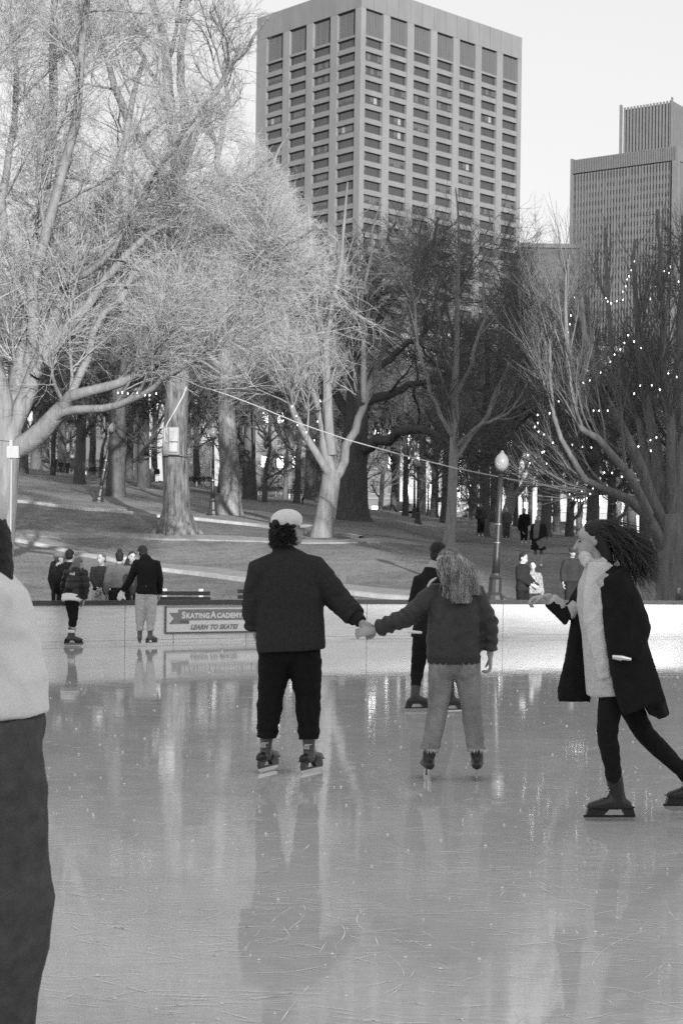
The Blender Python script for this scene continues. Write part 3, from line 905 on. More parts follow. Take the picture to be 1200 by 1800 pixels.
t.build([
    dict(m=11, t0=.2, t1=1, ang=(48, 14), L=(3.0,), lt=.4, rr=.5, rmin=.02, k=7, trop=up(.05), wig=.22),
    dict(m=8, t0=.2, t1=1, ang=(42, 14), L=(1.7,), lt=.3, rr=.5, rmin=.012, k=6, trop=up(.04), wig=.2),
    dict(m=7, t0=.15, t1=1, ang=(38, 14), L=(.95,), lt=.3, rr=.5, rmin=.008, k=4, trop=up(.03), wig=.18),
    dict(m=4, t0=.1, t1=1, ang=(35, 14), L=(.5,), lt=.3, rr=.6, rmin=.005, k=3, trop=up(.02), wig=.12)],
    B_MID, T_MID, "tall old elm with a flared foot and a metal meter cabinet strapped to its trunk", first_sides=20, keep=lambda x, y: np.where(y > 640, 0, .8) * np.where((x > 440) & (y > 100), .5, 1))

# -- sunlit multi-stem tree beside the cap
t = Tree(at(566, 62), 13); d = 62.0
g0 = at(566, d)
t.limb([(g0.x - .05, d, g0.z - .3), (g0.x, d, g0.z + .2), tuple(P(573, 900, d)), tuple(P(579, 860, d)), tuple(P(583, 828, d))], [.52, .42, .38, .36, .34], jit=.005)
t.limb_px([(582, 842), (566, 812), (535, 765), (510, 715), (492, 650), (470, 560), (450, 470)], d, d - 2, [.17, .13, .10, .05])
t.limb_px([(582, 838), (573, 780), (562, 720), (558, 640), (560, 560), (548, 450), (540, 360)], d, d + 1, [.24, .16, .11, .04])
t.limb_px([(583, 800), (577, 700), (574, 600), (590, 510), (604, 400), (610, 320)], d, d - 1, [.2, .13, .08, .03])
t.limb_px([(586, 845), (602, 802), (626, 752), (643, 700), (662, 640), (690, 590), (722, 540)], d, d + 1, [.19, .15, .10, .05])
t.limb_px([(640, 705), (640, 620), (634, 540), (650, 450), (668, 360)], d, d - 1.5, [.12, .08, .03])
t.limb_px([(560, 720), (530, 640), (500, 560), (480, 450), (470, 360)], d, d - 2, [.11, .08, .03])
t.limb_px([(575, 650), (540, 560), (520, 460), (510, 340)], d, d + 2, [.10, .07, .03])
t.skip = 1
t.build([
    dict(m=14, t0=.25, t1=1, ang=(36, 12), L=(2.6,), lt=.35, rr=.45, rmin=.014, k=6, trop=up(.10), wig=.10),
    dict(m=9, t0=.15, t1=1, ang=(32, 12), L=(1.6,), lt=.3, rr=.5, rmin=.010, k=5, trop=up(.06), wig=.10),
    dict(m=6, t0=.1, t1=1, ang=(30, 12), L=(1.1,), lt=.3, rr=.55, rmin=.007, k=4, trop=up(.04), wig=.1),
    dict(m=4, t0=.1, t1=1, ang=(28, 12), L=(.7,), lt=.3, rr=.6, rmin=.0045, k=3, trop=up(.03), wig=.1)],
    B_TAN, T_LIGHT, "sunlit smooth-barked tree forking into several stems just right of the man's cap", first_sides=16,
    keep=lambda x, y: np.where(y > 760, 0, np.clip((y - 330) / 160, 0, 1)) * np.clip((720 - x) / 160, .0, 1))
LIT = t

# -- dark oak behind it
t = Tree(at(617, 75), 14); d = 75.0
g0 = at(617, d)
t.limb([(g0.x, d, g0.z - .4), (g0.x, d, g0.z + .4), (g0.x + .05, d, g0.z + 1.3), tuple(P(622, 800, d)), tuple(P(627, 720, d)), tuple(P(628, 640, d))], [1.15, .8, .66, .62, .52, .42], jit=.01)
t.limb_px([(624, 800), (668, 776), (725, 757), (775, 768), (822, 795)], d, d - 4, [.3, .2, .08], jit=.1)
t.limb_px([(622, 745), (590, 690), (548, 660), (500, 640)], d, d + 3, [.28, .17, .06], jit=.1)
t.limb_px([(628, 650), (642, 560), (662, 470), (700, 390)], d, d, [.26, .12, .03], jit=.1)
t.limb_px([(628, 690), (682, 630), (742, 585), (800, 520), (830, 450)], d, d - 3, [.2, .10, .03], jit=.1)
t.limb_px([(627, 660), (600, 570), (590, 480), (560, 420)], d, d - 2, [.18, .09, .03], jit=.1)
t.limb_px([(640, 600), (700, 520), (750, 450), (770, 380)], d, d + 3, [.2, .12, .05], jit=.1)
t.limb_px([(626, 720), (690, 690), (760, 660), (830, 640)], d, d + 4, [.24, .15, .05], jit=.1)
t.skip = 1
t.build([
    dict(m=11, t0=.2, t1=1, ang=(50, 15), L=(3.6,), lt=.4, rr=.5, rmin=.025, k=7, trop=up(.03), wig=.25),
    dict(m=8, t0=.2, t1=1, ang=(45, 15), L=(2.1,), lt=.3, rr=.5, rmin=.016, k=6, trop=up(.02), wig=.22),
    dict(m=10, t0=.15, t1=1, ang=(40, 15), L=(1.3,), lt=.3, rr=.5, rmin=.009, k=4, trop=up(.04), wig=.18),
    dict(m=4, t0=.1, t1=1, ang=(35, 15), L=(.7,), lt=.3, rr=.6, rmin=.007, k=3, trop=up(.02), wig=.15)],
    B_DARK, T_DARK, "massive dark oak with a thick flared trunk and crooked limbs, behind the sunlit tree", first_sides=18, keep=lambda x, y: np.clip((y - 320) / 150, 0, 1))

# -- dappled trunk right of the second lamp
t = Tree(at(403, 75), 15); d = 75.0
g0 = at(403, d)
t.limb([(g0.x, d, g0.z - .4), (g0.x, d, g0.z + .3), (g0.x, d, g0.z + 1.2), tuple(P(402, 800, d)), tuple(P(398, 700, d)), tuple(P(396, 600, d)), tuple(P(392, 500, d))], [.8, .58, .46, .44, .38, .33, .26], jit=.01)
t.limb_px([(392, 510), (400, 400), (386, 300), (395, 180), (400, 60)], d, d, [.25, .15, .06], jit=.1)
t.limb_px([(395, 580), (350, 480), (300, 420), (250, 330), (230, 240)], d, d + 2, [.2, .12, .05], jit=.1)
t.limb_px([(395, 560), (440, 470), (470, 390), (480, 300), (510, 220)], d, d - 2, [.18, .11, .04], jit=.1)
t.limb_px([(397, 680), (440, 620), (480, 600), (520, 560)], d, d + 2, [.15, .1, .04], jit=.1)
t.limb_px([(397, 660), (350, 610), (300, 600), (250, 560)], d, d - 2, [.15, .1, .04], jit=.1)
t.skip = 1
LV_MID = [
    dict(m=11, t0=.2, t1=1, ang=(45, 14), L=(3.2,), lt=.35, rr=.5, rmin=.025, k=6, trop=up(.05), wig=.18),
    dict(m=8, t0=.2, t1=1, ang=(40, 14), L=(1.9,), lt=.3, rr=.5, rmin=.015, k=5, trop=up(.04), wig=.15),
    dict(m=6, t0=.15, t1=1, ang=(36, 14), L=(1.2,), lt=.3, rr=.5, rmin=.010, k=4, trop=up(.03), wig=.14),
    dict(m=4, t0=.1, t1=1, ang=(33, 14), L=(.7,), lt=.3, rr=.6, rmin=.007, k=3, trop=up(.02), wig=.12)]
t.build(LV_MID, bark("bark_dappled", .17, .5), T_MID, "thick pale dappled trunk standing just right of the upright street lamp on the slope", first_sides=16, keep=lambda x, y: np.where(y > 690, 0, .7) * np.where((x > 440) & (y < 400), .2, 1))

# -- slim straight tree right of centre
t = Tree(at(786, 58), 16); d = 58.0
g0 = at(786, d)
t.limb([(g0.x, d, g0.z - .3), tuple(P(791, 920, d)), tuple(P(795, 850, d)), tuple(P(798, 760, d)), tuple(P(800, 660, d)), tuple(P(803, 540, d)), tuple(P(806, 420, d)), tuple(P(800, 330, d))], [.25, .19, .17, .15, .12, .09, .05, .02], jit=.01)
t.limb_px([(797, 810), (826, 768), (858, 722), (886, 650), (905, 560), (915, 480)], d, d + 1, [.10, .07, .03])
t.limb_px([(797, 770), (770, 725), (744, 650), (730, 560), (720, 480)], d, d - 1, [.09, .06, .03])
t.limb_px([(799, 700), (830, 630), (850, 540), (850, 440), (860, 380)], d, d - 2, [.08, .05, .02])
t.limb_px([(800, 660), (775, 580), (765, 480), (770, 400)], d, d + 2, [.08, .05, .02])
t.limb_px([(798, 790), (840, 750), (900, 720), (940, 650)], d, d - 2, [.07, .05, .02])
LV_FINE = [
    dict(m=12, t0=.3, t1=1, ang=(35, 12), L=(2.1,), lt=.4, rr=.5, rmin=.012, k=6, trop=up(.13), wig=.1),
    dict(m=8, t0=.15, t1=1, ang=(32, 12), L=(1.3,), lt=.3, rr=.5, rmin=.009, k=5, trop=up(.08), wig=.1),
    dict(m=6, t0=.1, t1=1, ang=(30, 12), L=(.9,), lt=.3, rr=.55, rmin=.0065, k=4, trop=up(.05), wig=.1),
    dict(m=3, t0=.1, t1=1, ang=(28, 12), L=(.6,), lt=.3, rr=.6, rmin=.0045, k=3, trop=up(.03), wig=.1)]
t.build(LV_FINE, bark("bark_slim", .26, .3), twigm("twig_slim", .13), "slim straight grey tree standing alone on the shaded lawn above the blonde skater", keep=lambda x, y: np.clip((y - 310) / 130, 0, 1))

# -- forked tree behind the men on the path
t = Tree(at(884, 92), 17); d = 92.0
g0 = at(884, d)
t.limb([(g0.x, d, g0.z - .3), tuple(P(887, 920, d)), tuple(P(893, 895, d)), tuple(P(899, 872, d))], [.55, .36, .32, .28], jit=.01)
t.limb_px([(898, 880), (885, 840), (872, 780), (868, 700), (880, 600), (885, 500)], d, d + 1, [.2, .13, .05])
t.limb_px([(900, 880), (922, 850), (950, 800), (962, 720), (970, 620), (975, 520)], d, d - 1, [.2, .13, .05])
t.limb_px([(899, 875), (905, 800), (915, 700), (925, 600), (930, 480)], d, d + 2, [.18, .12, .05])
t.skip = 1
t.build(LV_MID, bark("bark_forked", .24, .3), T_DARK, "grey tree with a low fork behind the two men walking on the right lawn", first_sides=12, keep=lambda x, y: np.clip((y - 380) / 150, 0, 1))

# -- vase shaped tree with string lights at the right edge
t = Tree(at(1186, 43), 18); d = 43.0
g0 = at(1186, d)
t.limb([(g0.x, d, g0.z - .3), (g0.x, d, g0.z + .15), tuple(P(1181, 1000, d)), tuple(P(1178, 950, d)), tuple(P(1176, 905, d))], [.75, .52, .42, .40, .34], jit=.01)
t.limb_px([(1178, 985), (1152, 935), (1122, 892), (1084, 866), (1040, 850), (1002, 802), (978, 740), (966, 650), (966, 560)], d, d - 2, [.19, .14, .09, .05, .03], jit=.03)
t.limb_px([(1176, 950), (1168, 860), (1150, 770), (1130, 660), (1118, 540), (1112, 420)], d, d + 1, [.24, .16, .1, .04], jit=.03)
t.limb_px([(1184, 950), (1190, 820), (1190, 680), (1196, 520), (1200, 380)], d, d, [.24, .16, .1, .04], jit=.03)
t.limb_px([(1172, 940), (1142, 860), (1098, 770), (1056, 690), (1032, 600), (1022, 500), (1020, 430)], d, d - 1.5, [.18, .13, .08, .03], jit=.03)
t.limb_px([(1186, 940), (1212, 820), (1240, 680), (1262, 500), (1270, 400)], d, d + 1, [.2, .13, .08, .03], jit=.03)
t.limb_px([(1140, 905), (1110, 850), (1062, 786), (1014, 734), (1000, 640), (994, 540), (1000, 450)], d - 1, d - 3, [.13, .09, .06, .03], jit=.03)
t.limb_px([(1170, 930), (1150, 840), (1120, 740), (1080, 620), (1066, 500), (1062, 400)], d, d + 2, [.15, .11, .07, .03], jit=.03)
t.limb_px([(1176, 930), (1180, 800), (1165, 640), (1160, 500), (1155, 370)], d, d - 2, [.15, .11, .07, .03], jit=.03)
t.skip = 1
t.build([
    dict(m=17, t0=.22, t1=1, ang=(28, 10), L=(2.1,), lt=.3, rr=.4, rmin=.010, k=7, trop=up(.22), wig=.08),
    dict(m=9, t0=.1, t1=1, ang=(22, 9), L=(1.3,), lt=.3, rr=.5, rmin=.007, k=5, trop=up(.16), wig=.08),
    dict(m=6, t0=.1, t1=1, ang=(20, 9), L=(.9,), lt=.3, rr=.6, rmin=.005, k=4, trop=up(.10), wig=.08)],
    bark("bark_vase", .17, .35), T_WEEP, "vase shaped multi-stem tree hung with small lights at the right edge", first_sides=14, keep=lambda x, y: np.clip((y - 330) / 180, .0, .88))
VASE = t

# -- generic background trees: a few kinds, copied about the park
def generic(seed, h, r, spread, mt, mw, label, group, dens=1.0, lv=None, fork=.3):
    rng = np.random.default_rng(seed)
    t = Tree((0, 0, 0), seed)
    th = h * fork
    lean = rng.normal(0, .03, 2)
    t.limb([(0, 0, -.5), (0, 0, .3), (lean[0] * th * .5, lean[1] * th * .5, th * .5), (lean[0] * th, lean[1] * th, th), (lean[0] * h, lean[1] * h, th * 1.7), (0, 0, h * .9)], [r * 1.7, r * 1.15, r, r * .9, r * .6, r * .15], jit=.03)
    nl = 7
    for i in range(nl):
        a = i * 2.4 + rng.uniform(0, .8); z0 = th * rng.uniform(.85, 1.9)
        R_ = spread * rng.uniform(.55, 1.0); top = z0 + (h - z0) * rng.uniform(.5, .95)
        ca, sa = math.cos(a), math.sin(a)
        t.limb([(0, 0, z0), (ca * R_ * .35, sa * R_ * .35, z0 + (top - z0) * .25), (ca * R_ * .75, sa * R_ * .75, z0 + (top - z0) * .6), (ca * R_, sa * R_, top)], [r * .5, r * .3, r * .1], jit=.12)
    t.skip = 0
    s_ = h / 16
    lv = [
        dict(m=int(10 * dens), t0=.3, t1=1, ang=(45, 14), L=(3.2 * s_,), lt=.35, rr=.5, rmin=.03, k=6, trop=up(.06), wig=.18),
        dict(m=8, t0=.2, t1=1, ang=(40, 14), L=(1.9 * s_,), lt=.3, rr=.5, rmin=.018, k=4, trop=up(.05), wig=.15),
        dict(m=int(9 * dens), t0=.15, t1=1, ang=(36, 14), L=(1.2 * s_,), lt=.3, rr=.5, rmin=.011, k=3, trop=up(.04), wig=.14)]
    root = t.build(lv, mt, mw, label, group)
    return root
GRP = "bare trees standing about the park"
kinds = [
    generic(31, 17, .38, 6.0, B_DARK, T_DARK, "x", GRP, 1.0),
    generic(32, 15, .26, 4.5, bark("bark_dusk", .08), twigm("twig_dusk", .11), "x", GRP, 1.0),
    generic(33, 18, .45, 6.5, bark("bark_old", .09), T_DARK, "x", GRP, 1.1, fork=.34),
    generic(34, 12, .16, 3.5, B_DARK, T_WEEP, "x", GRP, .9, fork=.2),
]
spots = [ # px, distance, kind, scale, rotation, label
    (202, 88, 2, 1.00, .3, "grey trunk just right of the leaning street lamp"),
    (62, 190, 2, 1.3, 2.0, "thick pale trunk on the left hill crest, leftmost of the close trunks"),
    (78, 194, 2, 1.2, 3.4, "pale trunk on the hill crest, the middle one of the close trunks"),
    (106, 186, 0, 1.3, 4.4, "dark trunk on the hill crest beside the standing pedestrians"),
    (252, 122, 0, 1.15, 1.0, "dark rugged tree between the leaning lamp and the cabinet elm"),
    (270, 170, 1, 1.2, 4.0, "pale trunk on the hill seen left of the cabinet elm"),
    (345, 150, 1, 1.1, 2.2, "tree in front of the pale wall between the elm and the upright lamp"),
    (438, 118, 2, 1.0, 5.0, "dark straight trunk behind the slope benches, left of the small forked tree"),
    (464, 112, 3, 1.0, .8, "small forked dark tree above the slope benches"),
    (500, 140, 3, 1.2, 2.9, "thin pale tree behind the slope benches, left of the sunlit tree"),
    (668, 150, 3, 1.3, 1.9, "thin tree just right of the dark oak by the parked van"),
    (690, 160, 1, 1.1, .5, "pale-stemmed tree in front of the stone shopfront"),
    (712, 128, 1, .9, 3.8, "slender tree left of the tall dark lamp post"),
    (762, 150, 0, .9, 2.5, "dark tree between the dark lamp post and the slim straight tree"),
    (832, 140, 1, 1.0, 1.4, "thin dark tree behind the first man on the lawn"),
    (848, 88, 0, .78, 4.1, "dark broad trunk left of the globe street lamp"),
    (826, 175, 3, 1.2, 5.3, "small far tree beside the street, right of the slim straight tree"),
    (958, 105, 2, .7, 2.1, "forked tree behind the woman with the shoulder bag"),
    (978, 160, 0, .95, .2, "dark tree near the street, right of the woman with the bag"),
    (1000, 128, 0, .8, 3.0, "dark tree above the peering capped pedestrian"),
    (1016, 150, 1, 1.0, 5.6, "slim dark tree left of the broad grey trunk at right"),
    (1038, 84, 2, .72, 1.2, "broad grey trunk behind the long-haired skater's head"),
    (1072, 110, 0, .75, 2.8, "very dark trunk right of the long-haired skater's head"),
    (1132, 118, 2, .8, 4.8, "tree with a flared foot between the walking pair and the light-strung tree"),
    (1172, 150, 1, 1.0, 3.3, "distant tree behind the light-strung tree's trunk"),
    (930, 185, 1, 1.0, 4.4, "far tree in front of the arched street windows"),
    (1096, 170, 3, 1.3, 1.1, "far thin tree behind the pair walking by the pale wall"),
    (640, 205, 1, 1.2, 2.2, "far street tree behind the dark oak"),
    (540, 190, 0, 1.2, 3.7, "far dark tree behind the sunlit tree's left stem"),
    (20, 150, 0, 1.3, 1.7, "dark tree on the hill behind the huge left tree"),
    (160, 165, 1, 1.25, 4.9, "tree on the hill in front of the iron fence"),
    (1225, 90, 0, .75, .9, "dark tree reaching in at the right edge behind the lights"),
    (740, 185, 2, 1.0, 5.9, "far broad tree behind the tall dark lamp post"),
    (870, 150, 2, 1.0, 3.1, "broad far tree behind the globe street lamp"),
]
_r = random.Random(8)
for q, (px, dd) in enumerate([(40, 120), (92, 135), (138, 112), (176, 140), (226, 150), (300, 118), (330, 165), (384, 128), (422, 160), (520, 118), (560, 150), (600, 130), (780, 118), (905, 140), (1110, 135)]):
    spots.append((px, dd, q % 4, _r.uniform(.75, 1.0), _r.uniform(0, 6), ["bare tree on the left hill, first behind the huge tree", "bare tree near the hill crest left of the fence", "bare tree below the iron fence", "bare tree behind the leaning lamp", "far bare tree right of the leaning lamp", "bare tree just left of the cabinet elm", "far bare tree between the elm and the upright lamp", "bare tree behind the upright lamp", "far bare tree right of the dappled trunk", "bare tree left of the sunlit tree's foot", "far bare tree behind the sunlit tree", "bare tree just left of the dark oak", "bare tree behind the slim straight tree", "bare tree behind the globe lamp head", "bare tree above the long-haired skater's blown hair"][q]))
for q, (px, dd) in enumerate([(-260, 70), (-420, 95), (-180, 120), (1420, 75), (1560, 110), (1330, 130)]):
    spots.append((px, dd, q % 3, 1.0, q * 1.3, "bare park tree outside the picture, beyond its %s edge" % ("left" if px < 0 else "right")))
used = set()
for (px, dd, k, sc_, rz, lab) in spots:
    g = at(px, dd)
    if k not in used:
        used.add(k); o = kinds[k]; o.location = g; o.rotation_euler = (0, 0, rz); o.scale = (sc_,) * 3; o["label"] = lab
    else:
        copy_tree(kinds[k], loc=g, rz=rz, scale=sc_, label=lab, group=GRP)
# ------------------------------------------------------------------ people
def V3(*a): return Vector(a)
class Blob:
    def __init__(s): s.v = []; s.f = []
    def loft(s, pts, rad_, ref=(1, 0, 0), n=16, ends=True, sq=2.0):
        pts = [Vector(p) for p in pts]
        rad_ = [(r, r) if not hasattr(r, '__len__') else r for r in rad_]
        P_, R_ = list(pts), list(rad_)
        if ends:
            d0 = (pts[0] - pts[1]).normalized(); d1 = (pts[-1] - pts[-2]).normalized()
            m0 = min(rad_[0]); m1 = min(rad_[-1])
            P_ = [pts[0] + d0 * m0 * .8, pts[0] + d0 * m0 * .45] + pts + [pts[-1] + d1 * m1 * .45, pts[-1] + d1 * m1 * .8]
            sc = lambda r, k: (r[0] * k, r[1] * k)
            R_ = [sc(rad_[0], .45), sc(rad_[0], .85)] + rad_ + [sc(rad_[-1], .85), sc(rad_[-1], .45)]
        vs, fs = [], []
        ref = Vector(ref)
        for i, p in enumerate(P_):
            t = (P_[min(i + 1, len(P_) - 1)] - P_[max(i - 1, 0)]).normalized()
            a = ref - t * ref.dot(t)
            if a.length < .05: a = Vector((0, 1, 0)) - t * t.y
            a.normalize(); b = t.cross(a)
            for k in range(n):
                th = 2 * math.pi * k / n; c, q = math.cos(th), math.sin(th)
                if sq != 2.0:
                    c = math.copysign(abs(c) ** (2 / sq), c); q = math.copysign(abs(q) ** (2 / sq), q)
                vs.append(p + a * c * R_[i][0] + b * q * R_[i][1])
        m = len(P_)
        for i in range(m - 1):
            for k in range(n):
                fs.append((i * n + k, i * n + (k + 1) % n, (i + 1) * n + (k + 1) % n, (i + 1) * n + k))
        fs.append(tuple(range(n - 1, -1, -1))); fs.append(tuple((m - 1) * n + k for k in range(n)))
        o = len(s.v); s.v += [tuple(v) for v in vs]; s.f += [tuple(i + o for i in f) for f in fs]
    def ell(s, c, r, M=None, n=14):
        c = Vector(c); o = len(s.v); m = n // 2 + 1
        for i in range(m + 1):
            ph = math.pi * i / m
            for k in range(n):
                th = 2 * math.pi * k / n
                v = Vector((r[0] * math.sin(ph) * math.cos(th), r[1] * math.sin(ph) * math.sin(th), r[2] * math.cos(ph)))
                if M is not None: v = M @ v
                s.v.append(tuple(c + v))
        for i in range(m):
            for k in range(n):
                s.f.append((o + i * n + k, o + (i + 1) * n + k, o + (i + 1) * n + (k + 1) % n, o + i * n + (k + 1) % n))
    def make(s, name, m, parent, voxel=.012, smooth=3, disp=None, origin=(0, 0, 0), **k):
        me0 = bpy.data.meshes.new("tmp"); me0.from_pydata(s.v, [], s.f)
        bm = bmesh.new(); bm.from_mesh(me0); bmesh.ops.remove_doubles(bm, verts=bm.verts, dist=1e-6); bmesh.ops.recalc_face_normals(bm, faces=bm.faces); bm.to_mesh(me0); bm.free()
        o = bpy.data.objects.new("tmp", me0); COL.objects.link(o)
        r = o.modifiers.new("r", 'REMESH'); r.mode = 'VOXEL'; r.voxel_size = voxel; r.adaptivity = 0
        if smooth:
            q = o.modifiers.new("s", 'SMOOTH'); q.factor = .5; q.iterations = smooth
        dg = bpy.context.evaluated_depsgraph_get()
        me = bpy.data.meshes.new_from_object(o.evaluated_get(dg)); me.name = name
        bpy.data.objects.remove(o); bpy.data.meshes.remove(me0)
        nv = len(me.vertices)
        co = np.empty(nv * 3, np.float32); me.vertices.foreach_get("co", co); co = co.reshape(-1, 3)
        if disp is not None:
            no = np.empty(nv * 3, np.float32); me.vertices.foreach_get("normal", no); no = no.reshape(-1, 3)
            co = co + no * disp(co)[:, None]
        co = co - np.array(origin, np.float32)
        me.vertices.foreach_set("co", co.astype(np.float32).ravel())
        me.polygons.foreach_set("use_smooth", np.ones(len(me.polygons), bool))
        me.update()
        return link(name, me, m, parent, **k)
def wrinkle(seed, amp, freq=18, aniso=(1, 1, 1), zlow=None, fine=.35):
    rng = np.random.default_rng(seed)
    D = rng.normal(size=(7, 3)) * np.array(aniso); D /= np.linalg.norm(D, axis=1, keepdims=True) + 1e-9
    ph = rng.random(7) * 6.28; W = rng.normal(size=(3, 3)) * 5
    def fn(c):
        w = np.sin(c @ W) * .5
        cc = c + w * .05
        out = np.zeros(len(c))
        for i in range(7):
            f = freq * (.6 + .35 * i)
            s_ = np.sin(cc @ D[i] * f + ph[i] + w[:, i % 3] * 1.5)
            out += (1 - np.abs(s_)) ** 2 / (1 + .6 * i) if i % 2 else s_ * .5 / (1 + .6 * i)
        return (out - out.mean()) * amp
    return fn
def creases(lst, seed=0):
    rng = np.random.default_rng(seed)
    def fn(c):
        out = np.zeros(len(c))
        for (p, ax, r, amp, fr) in lst:
            q = c - np.array(p); dd = (q ** 2).sum(1)
            w = rng.normal(size=3) * 14
            warp = np.sin(q @ w) * 1.5 + np.sin(q @ w[::-1] * 1.7) * 1.0
            s_ = np.sin(q @ np.array(ax) * fr + warp)
            m = .5 + .5 * np.sin(q @ w[[1, 2, 0]] * 1.3 + 1)
            out += amp * np.exp(-dd / (r * r)) * s_ * m * 1.5
        return out
    return fn
def add_disp(*fs): return lambda c: sum(f(c) for f in fs)

SKIN = mat("skin", .40, .55, .08, 12); SKIN_D = mat("skin_shadow", .10, .6); EYE = mat("eye", .03, .3)
def hand(B, wr, d, n, size=1.0, curl=20, right=True, spread=6, thumb=35):
    d = d.normalized(); n = (n - d * n.dot(d)).normalized()
    th = d.cross(n) * (1 if right else -1)
    S = size
    B.loft([wr - d * .02 * S, wr + d * .02 * S, wr + d * .055 * S, wr + d * .088 * S], [(.024 * S, .019 * S), (.032 * S, .016 * S), (.040 * S, .014 * S), (.038 * S, .011 * S)], ref=th, n=12)
    for i, (o, L) in enumerate(((.029, .070), (.010, .080), (-.010, .074), (-.028, .058))):
        b = wr + (d * .086 + th * o) * S
        dd = (d + th * math.tan(rad(spread * (1.5 - i))) * .5).normalized()
        pts = [b]; c = 0
        for f in (.45, .32, .26):
            c += rad(curl * (1.15 if f < .4 else .8))
            q = dd * math.cos(c) + n * math.sin(c)
            pts.append(pts[-1] + q * L * f * S)
        B.loft(pts, [.0095 * S, .009 * S, .0082 * S, .0068 * S], ref=th, n=8)
    b = wr + (d * .025 + th * .028) * S
    q = (d * math.cos(rad(thumb)) + th * math.sin(rad(thumb)) + n * .35).normalized()
    q2 = (d * math.cos(rad(thumb * .5)) + th * math.sin(rad(thumb * .5)) * .7 + n * .6).normalized()
    B.loft([b, b + q * .035 * S, b + q * .06 * S, b + q * .06 * S + q2 * .026 * S], [.014 * S, .0125 * S, .0105 * S, .008 * S], n=8)

BASEJ = dict(pelvis=(0, 0, .95), chest=(0, 0, 1.25), neck=(0, -.01, 1.465), head=(0, .015, 1.62),
    shR=(.18, 0, 1.40), shL=(-.18, 0, 1.40), elR=(.24, -.03, 1.12), elL=(-.24, -.03, 1.12), wrR=(.25, .06, .88), wrL=(-.25, .06, .88),
    hipR=(.09, 0, .92), hipL=(-.09, 0, .92), knR=(.10, .02, .50), knL=(-.10, .02, .50), anR=(.10, -.03, .09), anL=(-.10, -.03, .09))
def skate(parent, an, toe, ice_z, g=.03, shaft=.2, figure=False, gm=None, tilt=0, base=(0, 0, 0), voxel=.009, label=None, heel_raise=0, s=1.0, M=None, leg=None):
    """boot with holder and blade; an = ankle joint (world relative), toe = direction"""
    toe = Vector((toe[0], toe[1], 0)).normalized()
    sd = Vector((toe.y, -toe.x, 0))
    o = Vector((an[0], an[1], ice_z))
    R = Matrix((sd, toe, Vector((0, 0, 1)))).transposed()
    if M is not None: R = M @ R
    def T(x, y, z): return o + R @ Vector((x * s, y * s, z * s)) if M is None else Vector(an) + R @ Vector((x * s, y * s, (z - .17) * s))
    bm_ = gm or mat("skate_boot_%d" % int(g * 1000), g, .45, .15, 6, spec=.5)
    B = Blob()
    ld = leg.normalized() if leg is not None else Vector((0, 0, 1)); A_ = Vector(an)
    B.loft([T(0, -.012, .11), A_ - ld * .01, A_ + ld * .03, A_ + ld * .065, A_ + ld * .10], [(.041 * s, .052 * s), (.040 * s, .048 * s), (.043 * s, .048 * s), (.046 * s, .05 * s), (.048 * s, .052 * s)], ref=sd, n=14)
    B.loft([T(0, -.065, .105), T(0, -.02, .115), T(0, .05, .118), T(0, .11, .105), T(0, .165, .098)], [(.034, .028), (.038, .04), (.040, .044), (.044, .032), (.034, .02)], ref=sd, n=14)
    ob = B.make("skate", bm_, parent, voxel, 1, origin=base, label=label)
    mb = MB()
    sil = mat("blade_steel", .62, .22, metal=1.0) ; hold = mat("skate_holder_%d" % int(figure), .5 if figure else .025, .3, metal=1.0 if figure else 0)
    if figure:
        prof = [(-.10, 0), (.19, 0), (.215, .02), (.21, .035), (.14, .026), (.14, .08), (.10, .08), (.09, .026), (-.01, .026), (-.02, .08), (-.07, .08), (-.08, .028), (-.105, .022)]
    else:
        prof = None
    def ext(pts, w, mi=0):
        n = len(pts); vs = [T(-w, y, z) - Vector(base) for y, z in pts] + [T(w, y, z) - Vector(base) for y, z in pts]
        mb.add(vs, [tuple(range(n - 1, -1, -1)), tuple(range(n, 2 * n))] + [(i, (i + 1) % n, n + (i + 1) % n, n + i) for i in range(n)], mi)
    if figure:
        for a, b, c, d_ in ((-.105, .215, 0, .024),): ext([(-.10, c), (.19, c), (.215, .018), (.205, .03), (-.1, d_)], .0022, 0)
        ext([(-.07, .024), (-.02, .024), (-.01, .082), (-.08, .082)], .008, 1); ext([(.09, .024), (.13, .024), (.15, .082), (.07, .082)], .008, 1)
    else:
        ext([(-.09, 0), (.15, 0), (.195, .016), (.20, .032), (-.105, .032), (-.105, .012)], .002, 0)
        ext([(-.112, .030), (.203, .030), (.205, .044), (-.112, .044)], .006, 1)
        ext([(-.108, .043), (-.045, .043), (-.015, .090), (-.095, .090)], .015, 1); ext([(.085, .043), (.190, .043), (.175, .090), (.04, .090)], .017, 1)
        ext([(-.098, .088), (.185, .088), (.19, .098), (-.10, .098)], .030, 1)
    link("blade", mb.mesh("blade"), [sil, hold], ob)
    if voxel < .0125:
        lm = MB()
        for q in range(6):
            f_ = q / 5; c_ = (T(0, .085, .155) * (1 - f_) + (A_ + ld * .06 + toe * .040) * f_)
            w_ = .024 * s
            lm.tube([c_ - sd * w_ - toe * .014 - Vector(base), c_ + toe * .006 - Vector(base), c_ + sd * w_ - toe * .014 - Vector(base)], .0035, 5)
        lm.obj("laces", mat("lace", .55, .8), ob)
    return ob
